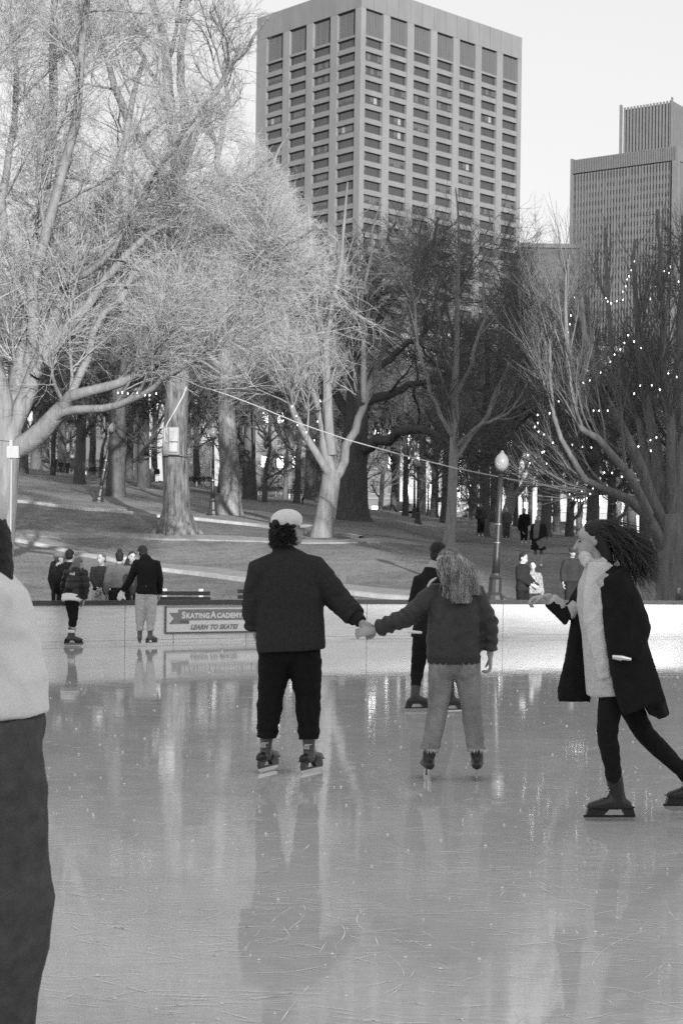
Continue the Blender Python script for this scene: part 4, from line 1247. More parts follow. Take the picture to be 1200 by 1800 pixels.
def shoe(parent, an, toe, g, base, voxel, z0):
    toe = Vector((toe[0], toe[1], 0)).normalized(); sd = Vector((toe.y, -toe.x, 0))
    o = Vector((an[0], an[1], z0)); R = Matrix((sd, toe, Vector((0, 0, 1)))).transposed()
    T = lambda x, y, z: o + R @ Vector((x, y, z))
    B = Blob(); B.loft([T(0, -.04, .04), T(0, .02, .045), T(0, .09, .04), T(0, .155, .03)], [(.038, .036), (.042, .042), (.046, .036), (.036, .024)], ref=sd)
    B.loft([T(0, -.02, .05), T(0, -.02, .10)], [.04, .038])
    return B.make("shoe", mat("shoe_%d" % int(g * 100), g, .6), parent, voxel, 1, origin=base)
def person(label, px, pyf, d, H=1.72, yaw=0, J={}, lean=None, skates=False, voxel=.02, group=None,
           top=dict(g=.04), bottom=dict(g=.03), shoes=.04, hair=("short", .03), hat=None, head=(None, 0, 0), toes=None, bare_hands=True, ground_z=None, curl=25, seed=1, cat="person", figure=False, boot_g=.03, boot_s=1.0, build=1.0, lw=1.0):
    """px,pyf: photo position of the feet; joints in J as (px,py,dy) or ('l',x,y,z) local metres"""
    base = P(px, pyf, d) if ground_z is None else Vector((ray(px, pyf)[0] * d, d, ground_z))
    sc_ = H / 1.75; up_ = .075 if skates else 0
    Rz = Matrix.Rotation(rad(yaw), 3, 'Z')
    j = {}
    for k, v in BASEJ.items():
        v = Vector(v)
        v = v * sc_; v.z += up_
        j[k] = base + Rz @ v
    for k, v in J.items():
        if v[0] == 'v': continue
        if v[0] == 'l':
            w = Vector(v[1:]) * sc_; w.z += up_; j[k] = base + Rz @ w
        else: j[k] = P(v[0], v[1], d + v[2])
    fwd = Rz @ Vector((0, 1, 0))
    right = (j['shR'] - j['shL']).normalized()
    hipr = (j['hipR'] - j['hipL']).normalized()
    root = empty("person", base, label=label, cat=cat, group=group)
    b0 = base
    rng = random.Random(seed)
    s = sc_ * build
    # ---- body, one continuous skin
    B = Blob()
    pe, ch, ne, he = j['pelvis'], j['chest'], j['neck'], j['head']
    hy, hp, hr = head
    hy = yaw if hy is None else hy
    Mh = (Matrix.Rotation(rad(hy), 3, 'Z') @ Matrix.Rotation(rad(hp), 3, 'X') @ Matrix.Rotation(rad(hr), 3, 'Y'))
    B.loft([pe, pe.lerp(ch, .5), ch, ch.lerp(ne, .6), ne], [(.14 * s, .10 * s), (.12 * s, .09 * s), (.14 * s, .10 * s), (.13 * s, .085 * s), (.06 * s, .055 * s)], ref=right)
    hs = sc_ * .98
    hc = lambda x, y, z: he + Mh @ (Vector((x, y, z)) * hs)
    B.loft([ne - Vector((0, 0, .03)), ne.lerp(hc(0, -.02, -.05), .5), hc(0, -.012, -.045)], [.062 * sc_, .054 * sc_, .052 * sc_], n=12)
    B.ell(hc(0, -.012, .03), (.075 * hs, .094 * hs, .088 * hs), Mh, 18)
    B.ell(hc(0, .018, -.03), (.062 * hs, .076 * hs, .082 * hs), Mh, 18)
    B.ell(hc(0, .050, -.088), (.034 * hs, .036 * hs, .026 * hs), Mh, 12)
    B.loft([hc(0, .085, .012), hc(0, .098, -.012), hc(0, .110, -.034)], [.009 * hs, .012 * hs, .016 * hs], n=8)
    B.ell(hc(0, .088, -.068), (.026 * hs, .013 * hs, .012 * hs), Mh, 10)
    for sx in (-1, 1): B.ell(hc(sx * .076, -.008, -.005), (.010 * hs, .020 * hs, .032 * hs), Mh, 10)
    for S_, rt in (('R', 1), ('L', -1)):
        sh, el, wr = j['sh' + S_], j['el' + S_], j['wr' + S_]
        B.loft([ch.lerp(ne, .7) + right * rt * .08 * s, sh, sh.lerp(el, .5), el, el.lerp(wr, .4), wr], [.05 * s, .052 * s, .044 * s, .036 * s, .036 * s, .024 * s])
        dh = (wr - el).normalized()
        nrm = -right * rt
        if 'palm' + S_ in J: nrm = Vector(J['palm' + S_][1:])
        else:
            if abs(nrm.dot(dh)) > .8: nrm = Vector((0, 0, -1))
        hd = dh if ('hd' + S_) not in J else Vector(J['hd' + S_][1:]).normalized()
        hand(B, wr + dh * .01, hd, nrm, sc_ * (1.0 if voxel < .012 else 1.12), curl, S_ == 'R')
        hi, kn, an = j['hip' + S_], j['kn' + S_], j['an' + S_]
        B.loft([hi + Vector((0, 0, .03)), hi.lerp(kn, .5), kn, kn.lerp(an, .35), an], [.078 * s, .066 * s, .05 * s, .05 * s, .036 * s])
        tdir = toes[0 if S_ == 'R' else 1] if toes else (fwd.x, fwd.y)
        td = Vector((tdir[0], tdir[1], 0)).normalized()
        B.loft([an - td * .03 - Vector((0, 0, .04)), an + td * .05 - Vector((0, 0, .05)), an + td * .13 - Vector((0, 0, .06))], [.028, .03, .02])
    body = B.make("body", SKIN, root, max(voxel * .62, .0055), 1, origin=b0)
    # eyes, brows, mouth as small parts
    eb = Blob(); lb = MB()
    mb = MB()
    def patch(m_, c, r):
        n = 8; i0 = len(m_.v)
        pts = []
        for i in range(5):
            ph = math.pi * i / 4
            for k in range(n):
                th = 2 * math.pi * k / n
                v = Vector((r[0] * math.sin(ph) * math.cos(th), r[1] * math.sin(ph) * math.sin(th), r[2] * math.cos(ph)))
                pts.append(Vector(c) + Mh @ v - b0)
        m_.add(pts, [(i * n + k, i * n + (k + 1) % n, (i + 1) * n + (k + 1) % n, (i + 1) * n + k) for i in range(4) for k in range(n)])
    for sx in (-1, 1):
        patch(mb, hc(sx * .030, .083, .004), (.013 * hs, .008 * hs, .006 * hs))
    link("eyes", mb.mesh("eyes", True), EYE, root)
    mb = MB()
    for sx in (-1, 1): patch(mb, hc(sx * .031, .086, .024), (.019 * hs, .008 * hs, .0045 * hs))
    patch(mb, hc(0, .099, -.068), (.021 * hs, .006 * hs, .006 * hs))
    link("brows_and_lips", mb.mesh("brows_and_lips", True), mat("brow_lip", .14, .6), root)
    # ---- trousers
    bt = dict(g=.03, r=(.105, .088, .07), hipw=(.17, .125), hem=.09, wr=.004, fr=22); bt.update(bottom)
    B = Blob()
    rh, rk, ra = [q * lw * sc_ for q in bt['r']]
    if not bt.get('skirt'):
        B.loft([pe + Vector((0, 0, .09 * s)), pe + Vector((0, 0, .0)), pe - Vector((0, 0, .05 * s))], [(bt['hipw'][0] * .92 * s, bt['hipw'][1] * .9 * s), (bt['hipw'][0] * s, bt['hipw'][1] * s), (bt['hipw'][0] * .93 * s, bt['hipw'][1] * .95 * s)], ref=hipr)
        if bt.get('seat'):
            for rt in (-1, 1): B.ell(pe + hipr * rt * .075 * s - fwd * .045 * s - Vector((0, 0, .065)), (.082 * s, .080 * s, .095 * s))
    for S_ in 'RL':
        hi, kn, an = j['hip' + S_], j['kn' + S_], j['an' + S_]
        end = an + (kn - an).normalized() * bt['hem'] * sc_
        B.loft([hi + Vector((0, 0, .04 * s)), hi.lerp(kn, .3), hi.lerp(kn, .68), kn, kn.lerp(end, .3), kn.lerp(end, .7), end], [rh, rh * .98, (rh + rk) / 2, rk, (rk * .9 + ra * .1), ra * 1.0, ra], ref=hipr, ends=False)
    Lc = []
    cr = bt.get('crease', .0035 if voxel < .014 else 0)
    for S_ in 'RL':
        hi, kn, an = j['hip' + S_], j['kn' + S_], j['an' + S_]; ax = tuple((kn - an).normalized() + Vector((.25, 0, 0)))
        Lc += [(kn, ax, .10, cr, 62), (an + (kn - an) * .3, ax, .09, cr * 1.4, 80), (hi - Vector((0, 0, .06)), (.5, 0, 1), .12, cr * .8, 80), (kn.lerp(hi, .5), (-.3, 0, 1), .12, cr * .5, 60)]
    tm = bt.get('m') or mat("trousers_%d" % int(bt['g'] * 1000), bt['g'], .9, .25, 30, .2, 200, spec=.15)
    B.make("trousers", tm, root, voxel, 2, disp=add_disp(wrinkle(seed * 3 + 1, bt['wr'], bt['fr'], (.4, .4, 1.4)), creases(Lc, seed)), origin=b0)
    # ---- jacket
    tp = dict(g=.04, hem=-.05, fit=1.18, sl=(.082, .070, .055), wr=.004, fr=16, collar=True, rings=None, cuff=.02); tp.update(top)
    B = Blob(); f_ = tp['fit']
    upv = (ch - pe).normalized()
    if tp['rings']:
        pts = [P(a, b, d + c) for a, b, c, _, _ in tp['rings']]; rr = [(x, y) for _, _, _, x, y in tp['rings']]
        B.loft(pts, rr, ref=right, n=22, ends=False, sq=2.3)
    else:
        hem = pe + upv * tp['hem'] * sc_
        q = [(hem, .172 * tp.get('hemw', 1), .115 * tp.get('hemw', 1)), (pe + upv * .12 * s, .145, .112), (ch - upv * .05 * s, .152, .12), (ch + (ne - ch) * .35, .158, .12), (ch.lerp(ne, .72), .13, .10), (ne + upv * -.005, .075, .07)]
        if tp['hem'] > .1: q = [q[0]] + q[2:]
        B.loft([a for a, _, _ in q], [(x * f_ * s, y * f_ * s) for _, x, y in q], ref=right, n=20, ends=False)
    if tp['collar']:
        B.loft([ne - upv * .03, ne + upv * .035 * sc_], [.078 * s * tp.get('cw', 1), .070 * s * tp.get('cw', 1)], n=16, ends=False)
    if tp.get('hood'):
        B.ell(ne - fwd * .07 * s - upv * .02, (.10 * s, .065 * s, .075 * s))
    for S_, rt in (('R', 1), ('L', -1)):
        sh, el, wr = j['sh' + S_], j['el' + S_], j['wr' + S_]
        a, b, c = [x * s for x in tp['sl']]
        end = wr - (wr - el).normalized() * tp['cuff']
        B.loft([ch.lerp(ne, .62) + right * rt * .07 * s, sh + (el - sh) * .02, sh.lerp(el, .5), el, el.lerp(end, .5), end.lerp(el, .08), end], [a * 1.02, a, (a + b) / 2, b, (b + c) / 2 * 1.03, c * 1.12, c], ref=fwd, n=16, ends=False)
    jm = tp.get('m') or mat("top_%d" % int(tp['g'] * 1000), tp['g'], .9, .22, 25, .25, 150, spec=.15)
    dsp = wrinkle(seed * 5 + 2, tp['wr'], tp['fr'], (.7, .7, 1.2))
    Lc = []; cr = tp.get('crease', .007 if voxel < .014 else 0)
    for S_, rt in (('R', 1), ('L', -1)):
        sh, el, wr = j['sh' + S_], j['el' + S_], j['wr' + S_]; ax = tuple((sh - el).normalized())
        Lc += [(el, ax, .10, cr, 75), (el.lerp(wr, .6), tuple((el - wr).normalized()), .11, cr * 1.1, 95), (sh + (el - sh) * .4, ax, .11, cr * .7, 60),
               (sh - Vector((0, 0, .14)) - right * rt * .03, (.8 * rt, 0, .7), .13, cr * .9, 60), (ch.lerp(pe, .55) + right * rt * .1, (.15 * rt, 0, 1), .16, cr * .7, 42)]
    if cr: dsp = add_disp(dsp, creases(Lc, seed + 5))
    if tp.get('quilt'):
        qs = tp['quilt']
        dsp = add_disp(dsp, lambda c: -.012 * np.abs(np.cos((c[:, 2]) * math.pi / qs)) ** 10)
    B.make(tp.get('name', 'jacket'), jm, root, voxel, 2, disp=dsp, origin=b0)
    # ---- hair and hat
    ht, hg = hair
    hm = mat("hair_%d" % int(hg * 1000), hg, .6, .45, 40, .5, 120, spec=.3)
    B = Blob()
    if ht in ("short", "curly", "bun", "long", "pony"):
        e = 1.0 if ht != "curly" else 1.08
        B.ell(hc(0, -.026, .045), (.086 * hs * e, .094 * hs * e, .085 * hs * e), Mh, 16)
        B.ell(hc(0, -.045, -.02), (.078 * hs * e, .068 * hs * e, .075 * hs * e), Mh, 16)
        if ht == "curly":
            for q in range(46):
                a = rng.uniform(0, 6.28); zz = rng.uniform(-.10, .05)
                B.ell(hc(math.cos(a) * .082, -.03 + math.sin(a) * .085 - .012, zz), (.024, .024, .024))
        if ht == "bun": B.ell(hc(0, -.06, .135), (.045, .045, .04))
        if ht == "long":
            for sx in (-1, 0, 1): B.loft([hc(sx * .055, -.05, .0), hc(sx * .07, -.075, -.12), hc(sx * .065, -.09, -.26)], [(.04, .04), (.045, .032), (.03, .02)], ref=right)
        if ht == "pony": B.loft([hc(0, -.10, .05), hc(0, -.15, .0), hc(0, -.14, -.14)], [.03, .035, .018])
    if ht != "none":
        f2 = wrinkle(seed + 90, .004 if ht != "curly" else .009, 60 if ht != "curly" else 75)
        B.make("hair", hm, root, max(voxel * .6, .007), 1 if ht == "curly" else 1, disp=f2, origin=b0)
    if hat:
        kind, g = hat
        hm2 = mat("hat_%d" % int(g * 100), g, .8, .06, 20, .1, 200)
        B = Blob()
        if kind == "cap":
            B.ell(hc(0, -.018, .066), (.101 * hs, .117 * hs, .080 * hs), Mh, 20)
            mbr = MB(); n = 14; vs = []; 
            for lay in (0, 1):
                for r_ in (0, 1, 2):
                    for k in range(n + 1):
                        a = math.pi * k / n
                        rx, ry = .078, (.0, .05, .088)[r_]
                        x = math.cos(a) * (rx + (.0, .004, .0)[r_]); y = .062 + ry * math.sin(a) + (.02 * math.sin(a) if r_ else 0)
                        z = .032 - .014 * (x / .078) ** 2 * 1.0 - .006 * r_ - lay * .005
                        vs.append(hc(x, y, z) - b0)
            m_ = n + 1; fs = []
            for r_ in range(2):
                for k in range(n):
                    a = r_ * m_ + k
                    fs.append((a, a + 1, a + m_ + 1, a + m_)); b = a + 3 * m_; fs.append((b, b + m_, b + m_ + 1, b + 1))
            for k in range(n): a = 2 * m_ + k; fs.append((a, a + 1, a + 1 + 3 * m_, a + 3 * m_))
            mbr.add(vs, fs)
            cap = B.make("cap", hm2, root, max(voxel * .6, .006), 1, origin=b0)
            link("brim", mbr.mesh("brim", True), hm2, cap)
        else:
            B.ell(hc(0, -.018, .07), (.092 * hs, .104 * hs, .085 * hs), Mh, 18)
            B.make("hat", hm2, root, max(voxel * .6, .008), 1, origin=b0)
    # ---- feet
    for i, S_ in enumerate('RL'):
        tdir = toes[i] if toes else (fwd.x, fwd.y)
        an = j['an' + S_]
        if skates: skate(root, an, tdir, an.z - .165, boot_g, base=b0, voxel=min(voxel, .014), figure=figure, leg=j['kn' + S_] - an, s=boot_s)
        else: shoe(root, an, tdir, shoes, b0, min(voxel, .018), an.z - .09)
    return root, j, b0, hc
# ---- the man in the pale cap
M_WOOL = mat("overshirt_wool", .038, .95, .25, 60, .3, 260, spec=.1)
man, mj, mb0, mhc = person("man in a pale cap, dark overshirt and black trousers, holding the fair-haired woman's hand",
    512, 1359, 12.06, H=1.80, yaw=0, voxel=.0095, seed=3, skates=True, build=1.06,
    J=dict(pelvis=(510, 1132, 0), chest=(507, 1045, 0), neck=(497, 966, 0), head=(509, 930, .0),
           shR=(551, 1000, 0), shL=(458, 1002, 0), elR=(596, 1056, .02), wrR=(634, 1093, -.12), elL=(447, 1070, .05), wrL=(452, 1122, .10),
           hipR=(533, 1140, 0), hipL=(486, 1140, 0), knR=(541, 1222, .03), knL=(476, 1222, .03), anR=(543, 1319, .0), anL=(467, 1316, .0),
           palmR=('v', .1, .9, -.45), hdR=('v', .75, -.25, -1)),
    top=dict(m=M_WOOL, rings=[(512, 1143, 0, .250, .185), (511, 1125, 0, .252, .182), (510, 1085, 0, .246, .168), (509, 1045, 0, .242, .165), (507, 1010, 0, .238, .150), (504, 990, 0, .205, .130), (500, 975, 0, .125, .105), (498, 965, 0, .08, .085)],
             sl=(.098, .088, .066), wr=.0052, fr=9, crease=.009, cuff=.06, cw=1.0, name="overshirt"),
    bottom=dict(g=.012, r=(.116, .090, .072), hipw=(.20, .135), hem=.075, wr=.004, fr=26, seat=False, crease=.006), lw=1.04,
    hair=("curly", .014), hat=("cap", .72), head=(-78, 4, 0), toes=((.46, .89), (.40, .91)), curl=38, boot_g=.075)
def boot_number(parent, an, base, side):
    me = text_mesh("02", .04, "boot_number", .002, 0, .001)
    o = link("boot_number", me, mat("print_pale", .45, .6), parent)
    o.rotation_euler = (rad(88), 0, rad(-10 * side)); o.location = Vector(an) - base + Vector((-.035, -.066, .018))
    mb = MB(); mb.box(-.03, .02, -.066, -.062, .045, .052)
    o2 = mb.obj("boot_stripe", mat("print_pale", .45, .6), parent); o2.location = Vector(an) - base
for i, S_ in enumerate('RL'):
    sk = [c for c in bpy.data.objects if c.parent == man and c.name.startswith("skate")][i]
    boot_number(sk, mj['an' + S_], mb0, 1)
    # black toe and heel caps of the rental boot, bootleg above
    an = mj['an' + S_]; td = Vector(((.46, .89), (.40, .91))[i]).to_3d().normalized()
    B = Blob(); c = an + Vector((0, 0, -.055))
    B.loft([c + td * .045, c + td * .10, c + td * .158], [(.045, .044), (.046, .038), (.036, .026)], ref=(td.y, -td.x, 0))
    B.loft([c - td * .075, c - td * .04], [(.040, .036), (.042, .040)], ref=(td.y, -td.x, 0))
    B.make("boot_cap", mat("boot_black", .012, .3), sk, .008, 1, origin=mb0)
# tight curls under the cap
M_CURL = mat("black_curls", .010, .5, .5, 40, spec=.5)
def c_roots(rg):
    a = rg.uniform(0, 6.28); zz = rg.uniform(-.095, .012)
    u = Vector((math.cos(a), math.sin(a), 0))
    if u.y > .45: u.y = -u.y
    return tuple(mhc(u.x * .076, -.025 + u.y * .082, zz)), None, tuple(Matrix.Rotation(rad(-78), 3, 'Z') @ u)
def c_tips(rg, a):
    c = mhc(0, -.02, -.02); v = Vector(a) - c
    return tuple(Vector(a) + v.normalized() * rg.uniform(.006, .022) + Vector((rg.normal(0, .016), rg.normal(0, .014), rg.uniform(-.045, .005))))
# knitted cuff
B = Blob(); a, b = mj['elR'], mj['wrR']; dv = (b - a).normalized()
B.loft([b - dv * .085, b - dv * .04, b + dv * .005], [.058, .052, .045], ends=False)
B.make("cuff", mat("black_knit", .012, .9, .3, 60, .4, 200), man, .008, 1, disp=wrinkle(4, .003, 40), origin=mb0)

# ---- the woman with long wavy hair
M_BOMBER = mat("bomber_cloth", .050, .6, .18, 18, .2, 120, spec=.3)
M_DENIM = mat("washed_denim", .25, .9, .35, 7, .25, 220, spec=.15, stretch=(1, 1, .5))
wom, wj, wb0, whc = person("woman with long wavy fair hair, a dark bomber jacket and faded jeans",
    797, 1371, 11.77, H=1.66, yaw=0, voxel=.0095, seed=7, skates=True, figure=True,
    J=dict(pelvis=(799, 1158, 0), chest=(800, 1080, 0), neck=(796, 1022, .03), head=(790, 993, .04),
           shR=(835, 1044, 0), shL=(763, 1044, 0), elR=(860, 1098, .0), wrR=(861, 1152, .03), elL=(716, 1086, .02), wrL=(655, 1109, .10),
           hipR=(820, 1168, 0), hipL=(777, 1168, 0), knR=(828, 1248, .03), knL=(769, 1248, .03), anR=(838, 1331, 0), anL=(753, 1331, 0),
           palmL=('v', .2, .85, -.4), hdL=('v', -1, .05, -.1)),
    top=dict(m=M_BOMBER, crease=.007, rings=[(797, 1161, 0, .190, .135), (797, 1150, 0, .196, .142), (798, 1120, 0, .196, .148), (799, 1085, 0, .190, .145), (799, 1058, .01, .182, .132), (798, 1042, .02, .150, .115), (796, 1028, .03, .095, .085), (795, 1020, .03, .07, .07)],
             sl=(.082, .072, .058), wr=.0085, fr=11, cuff=.035, name="jacket"),
    bottom=dict(m=M_DENIM, r=(.099, .075, .070), hipw=(.185, .13), hem=.045, wr=.0035, fr=24, seat=True), lw=1.0,
    hair=("short", .28), head=(-8, -4, 6), toes=((.1, 1), (-.1, 1)), curl=40, boot_g=.018, boot_s=1.08)
B = Blob(); B.loft([P(797, 1166, 11.77), P(797, 1152, 11.77)], [(.186, .135), (.194, .142)], ref=(1, 0, 0), n=28, ends=False, sq=2.3)
B.make("waistband", mat("ribbed_band", .035, .8, .5, 60, .3, 200, stretch=(3, 3, .1)), wom, .008, 1, origin=wb0)
# collar lining glimpsed at the left of the neck
B = Blob(); B.loft([P(752, 1030, 11.70), P(757, 1022, 11.68), P(766, 1016, 11.68)], [.010, .011, .008]); B.make("collar_lining", mat("fleece", .6, .9), wom, .006, 1, origin=wb0)
# frayed hems
mb = MB(); rg = np.random.default_rng(5)
for S_ in 'RL':
    c = wj['an' + S_] + Vector((0, 0, .058))
    for k in range(150):
        a = rg.uniform(0, 6.28); p = c + Vector((math.cos(a) * .066, math.sin(a) * .066, rg.uniform(-.004, .008)))
        q = p + Vector((math.cos(a) * rg.uniform(0, .014), math.sin(a) * .01, -rg.uniform(.008, .026)))
        mb.tube([p - wb0, q - wb0], [.0016, .0009], 3)
mb.obj("frayed_hem", mat("fray_thread", .62, .9), wom)
# pocket stitching
mb = MB()
for cx, sg in ((773, -1), (824, 1)):
    for row in range(2):
        pts = []
        for i in range(13):
            u = i / 12; px_ = cx - 11 + 22 * u; py_ = 1166 + row * 3.5 + 5 * abs(math.sin(u * math.pi * 2)) 
            dd = 11.77 - .125 + .03 * (abs(px_ - 799) / 49) ** 2
            pts.append(P(px_, py_, dd - .012) - wb0)
        mb.tube(pts, .0018, 4)
mb.obj("pocket_stitching", mat("stitch_light", .42, .9), wom)
def strands(root, b0, roots, tips, n, m, seed, r=.0045, amp=.012, k=16, name="long_hair", bulge=.05, mid=None, waves=3.2, clump=.25):
    rg = np.random.default_rng(seed)
    pts = np.empty((n, k, 3))
    t = np.linspace(0, 1, k)
    for i in range(n):
        a, b, out = roots(rg); e = tips(rg, a)
        a = np.array(a); e = np.array(e); out = np.array(out)
        c1 = a + out * bulge * 1.3; c2 = a * .35 + e * .65 + out * bulge * .6
        if mid is not None: c2 = c2 + np.array(mid)
        cur = ((1 - t) ** 3)[:, None] * a + (3 * t * (1 - t) ** 2)[:, None] * c1 + (3 * t * t * (1 - t))[:, None] * c2 + (t ** 3)[:, None] * e
        cl = int(rg.integers(0, 26)); ph = cl * 1.7 + rg.normal(0, clump); fr = waves * (.85 + .03 * (cl % 9))
        env = np.clip(t * 2.2, 0, 1) * amp * rg.uniform(.7, 1.2)
        cur[:, 0] += np.sin(t * fr * 6.28 + ph) * env; cur[:, 1] += np.cos(t * fr * 6.28 + ph) * env * .8
        pts[i] = cur
    R = np.linspace(1, .35, k)[None] * rg.uniform(.6, 1.2, (n, 1)) * r
    me = tubes_mesh(name, [((pts, R), 4)], tuple(b0))
    return link(name, me, m, root)
M_FAIR = mat("fair_hair", .34, .45, .85, 12, spec=.5, stretch=(2.2, 2.2, .35))
strands(man, mb0, c_roots, c_tips, 1700, M_CURL, 27, r=.0028, amp=.010, k=10, name="curls", bulge=.03, waves=2.5)
# under-layer that follows the head and falls on the back
B = Blob(); hcw = whc
B.ell(hcw(0, -.02, .04), (.092, .10, .092)); B.loft([hcw(0, -.05, .0), P(797, 1010, 11.70), P(803, 1024, 11.68), P(809, 1036, 11.68)], [(.08, .07), (.095, .06), (.10, .04), (.08, .02)])
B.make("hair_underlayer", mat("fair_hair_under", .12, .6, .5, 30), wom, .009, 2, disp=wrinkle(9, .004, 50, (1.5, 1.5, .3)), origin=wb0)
def w_roots(rg):
    a = rg.uniform(-math.pi, math.pi); el = rg.uniform(.05, 1) ** .7 * 1.45
    u = Vector((math.cos(a) * math.cos(el), math.sin(a) * math.cos(el), math.sin(el)))
    if u.y > .35: u.y *= -1
    p = hcw(u.x * .090, -.02 + u.y * .10, .02 + u.z * .092)
    return tuple(p), None, (u.x, min(u.y, .2), .15)
def w_tips(rg, a):
    h = hcw(0, 0, 0); sx = (a[0] - h.x) / .09
    pxn = 811 + sx * 33 + rg.normal(0, 4)
    pyn = 1057 - 44 * rg.random() ** 1.6 + (4 if abs(sx) < .4 else -4)
    if pxn > 828: pyn = min(pyn, 1046) ; pxn = min(pxn, 852)
    if pxn < 772: pyn -= 14
    return tuple(P(pxn, pyn, 11.77 - .175 + rg.normal(0, .012)))
strands(wom, wb0, w_roots, w_tips, 1500, M_FAIR, 21, r=.0034, amp=.0095, mid=(.012, -.03, 0), waves=2.1, clump=.10, bulge=.032)

# ---- skater gliding away, half hidden behind the woman
person("skater in black gliding away, half hidden behind the fair-haired woman", 742, 1250, 17.1, H=1.74, yaw=20, voxel=.014, seed=9, skates=True,
    J=dict(head=(772, 972, .0), neck=(757, 1003, 0), chest=(756, 1050, 0), pelvis=(752, 1118, 0), shL=(738, 1020, -.03), shR=(778, 1020, .05), hipL=(740, 1125, 0), hipR=(765, 1125, .05),
           knL=(733, 1180, .1), anL=(729, 1222, -.02), knR=(785, 1185, .05), anR=(792, 1225, .1), elL=(728, 1060, -.02), wrL=(745, 1098, .1)),
    top=dict(g=.016, hem=-.02, fit=1.1), bottom=dict(g=.012, r=(.09, .07, .055)), hair=("short", .02), head=(-40, 0, 0), toes=((.9, .4), (.9, .3)), boot_g=.03)
mbx = MB(); mbx.tube([P(716, 1110, 16.9), P(728, 1111, 16.92), P(740, 1112, 16.98)], [.016, .016, .014], 8)
ob = mbx.obj("shirt_tail", mat("shirt_white", .75, .8)); sk = [o for o in bpy.data.objects if o.get("label", "").startswith("skater in black gliding")][0]
ob.parent = sk; ob.matrix_parent_inverse = Matrix.Translation(-sk.location)

# ---- the large skater hurrying past at right
M_BLACK = mat("coat_black", .012, .85, .3, 12, .2, 90, spec=.2)
M_KNIT = mat("pale_knit", .55, .9, .12, 30, .4, 140)
rw, rj, rb0, rhc = person("long-haired skater striding left in an open black coat, pale scarf and black leggings",
    1078, 1446, 10.0, H=1.70, yaw=80, voxel=.011, seed=13, skates=True, figure=False,
    J=dict(pelvis=(1076, 1160, 0), chest=(1052, 1062, 0), neck=(1050, 990, 0), head=(1040, 950, 0), shR=(1042, 1020, .16), shL=(1060, 1020, -.16),
           elR=(1000, 1080, .20), wrR=(962, 1050, .18), elL=(1116, 1100, -.20), wrL=(1098, 1165, -.19), hipR=(1070, 1170, .08), hipL=(1080, 1170, -.08),
           knR=(1132, 1290, .12), anR=(1222, 1378, .2), knL=(1066, 1290, -.06), anL=(1084, 1397, 0), palmR=('v', 0, 0, -1), hdR=('v', -1, 0, -.15), palmL=('v', 0, 1, .2), hdL=('v', -1, -.1, .1)),
    top=dict(m=M_KNIT, rings=[(1076, 1220, 0, .19, .15), (1072, 1170, 0, .18, .15), (1062, 1110, 0, .165, .135), (1054, 1060, 0, .17, .135), (1051, 1025, 0, .165, .12), (1050, 1005, 0, .11, .09), (1050, 990, 0, .07, .07)],
             sl=(.058, .045, .038), crease=.002, wr=.005, fr=16, name="sweater"),
    bottom=dict(g=.014, r=(.085, .064, .05), hipw=(.16, .12), hem=.06, wr=.001), hair=("long", .02), head=(88, -8, 0), toes=((-.9, -.1), (-1, -.08)), boot_g=.025, curl=50)
# back leg kicks off: its skate hangs toe-down
B = Blob()
def cpx(x, y, dy): return P(x, y, 10.0 + dy)
# open coat: back panel and two fronts with sleeves
for ys in (-.19, .19):
    B.loft([cpx(1066, 1002, ys * .45), cpx(1078, 1030, ys * .85), cpx(1090, 1090, ys), cpx(1108, 1160, ys * 1.1), cpx(1122, 1215, ys * 1.15), cpx(1132, 1245, ys * 1.15)],
           [(.05, .05), (.085, .06), (.11, .06), (.13, .05), (.14, .045), (.14, .035)], ref=(1, 0, 0), n=16, ends=False)
B.loft([cpx(1078, 1000, 0), cpx(1096, 1040, 0), cpx(1112, 1110, 0), cpx(1126, 1170, 0), cpx(1142, 1225, 0), cpx(1156, 1254, 0)],
       [(.05, .13), (.06, .19), (.055, .2), (.06, .22), (.06, .23), (.04, .23)], ref=(1, 0, 0), n=16, ends=False)
B.loft([cpx(1030, 1010, .16), cpx(1022, 1060, .20), cpx(1016, 1140, .22), cpx(1012, 1200, .22), cpx(1010, 1234, .20)], [(.045, .05), (.05, .05), (.075, .04), (.10, .035), (.11, .03)], ref=(1, 0, 0), n=16, ends=False)
B.loft([cpx(1076, 1010, -.16), cpx(1100, 1050, -.19), cpx(1122, 1105, -.21), cpx(1110, 1160, -.225)], [.085, .082, .074, .062], n=14, ends=False)
B.loft([cpx(1046, 1015, .16), cpx(1015, 1060, .19), cpx(996, 1084, .20), cpx(966, 1054, .18)], [.075, .07, .062, .056], n=14, ends=False)
coat = B.make("coat", M_BLACK, rw, .012, 3, disp=wrinkle(33, .013, 15, (1, 1, .15)), origin=rb0)
B = Blob()
B.loft([cpx(1026, 976, 0), cpx(1050, 970, .05), cpx(1076, 980, 0), cpx(1060, 992, -.07), cpx(1034, 990, -.06), cpx(1026, 976, 0)], [(.04, .045)] * 6, n=12)
B.loft([cpx(1056, 995, -.13), cpx(1050, 1040, -.165), cpx(1044, 1090, -.175), cpx(1056, 1150, -.18), cpx(1062, 1190, -.18)], [(.075, .03), (.08, .03), (.068, .028), (.055, .024), (.045, .02)], n=14)
B.make("scarf", mat("pale_scarf", .66, .9, .12, 20, .4, 120), rw, .010, 2, disp=add_disp(wrinkle(35, .009, 30, (1, 1, .2)), wrinkle(36, .003, 60)), origin=rb0)
mb = MB(); mb.tube([cpx(1076, 1154, -.285), cpx(1092, 1156, -.30), cpx(1108, 1159, -.30)], [.014, .02, .012], 10); ph = mb.obj("phone_case", mat("shiny_metal", .8, .15, metal=1.0), rw); ph.matrix_parent_inverse = Matrix.Translation(-rb0)
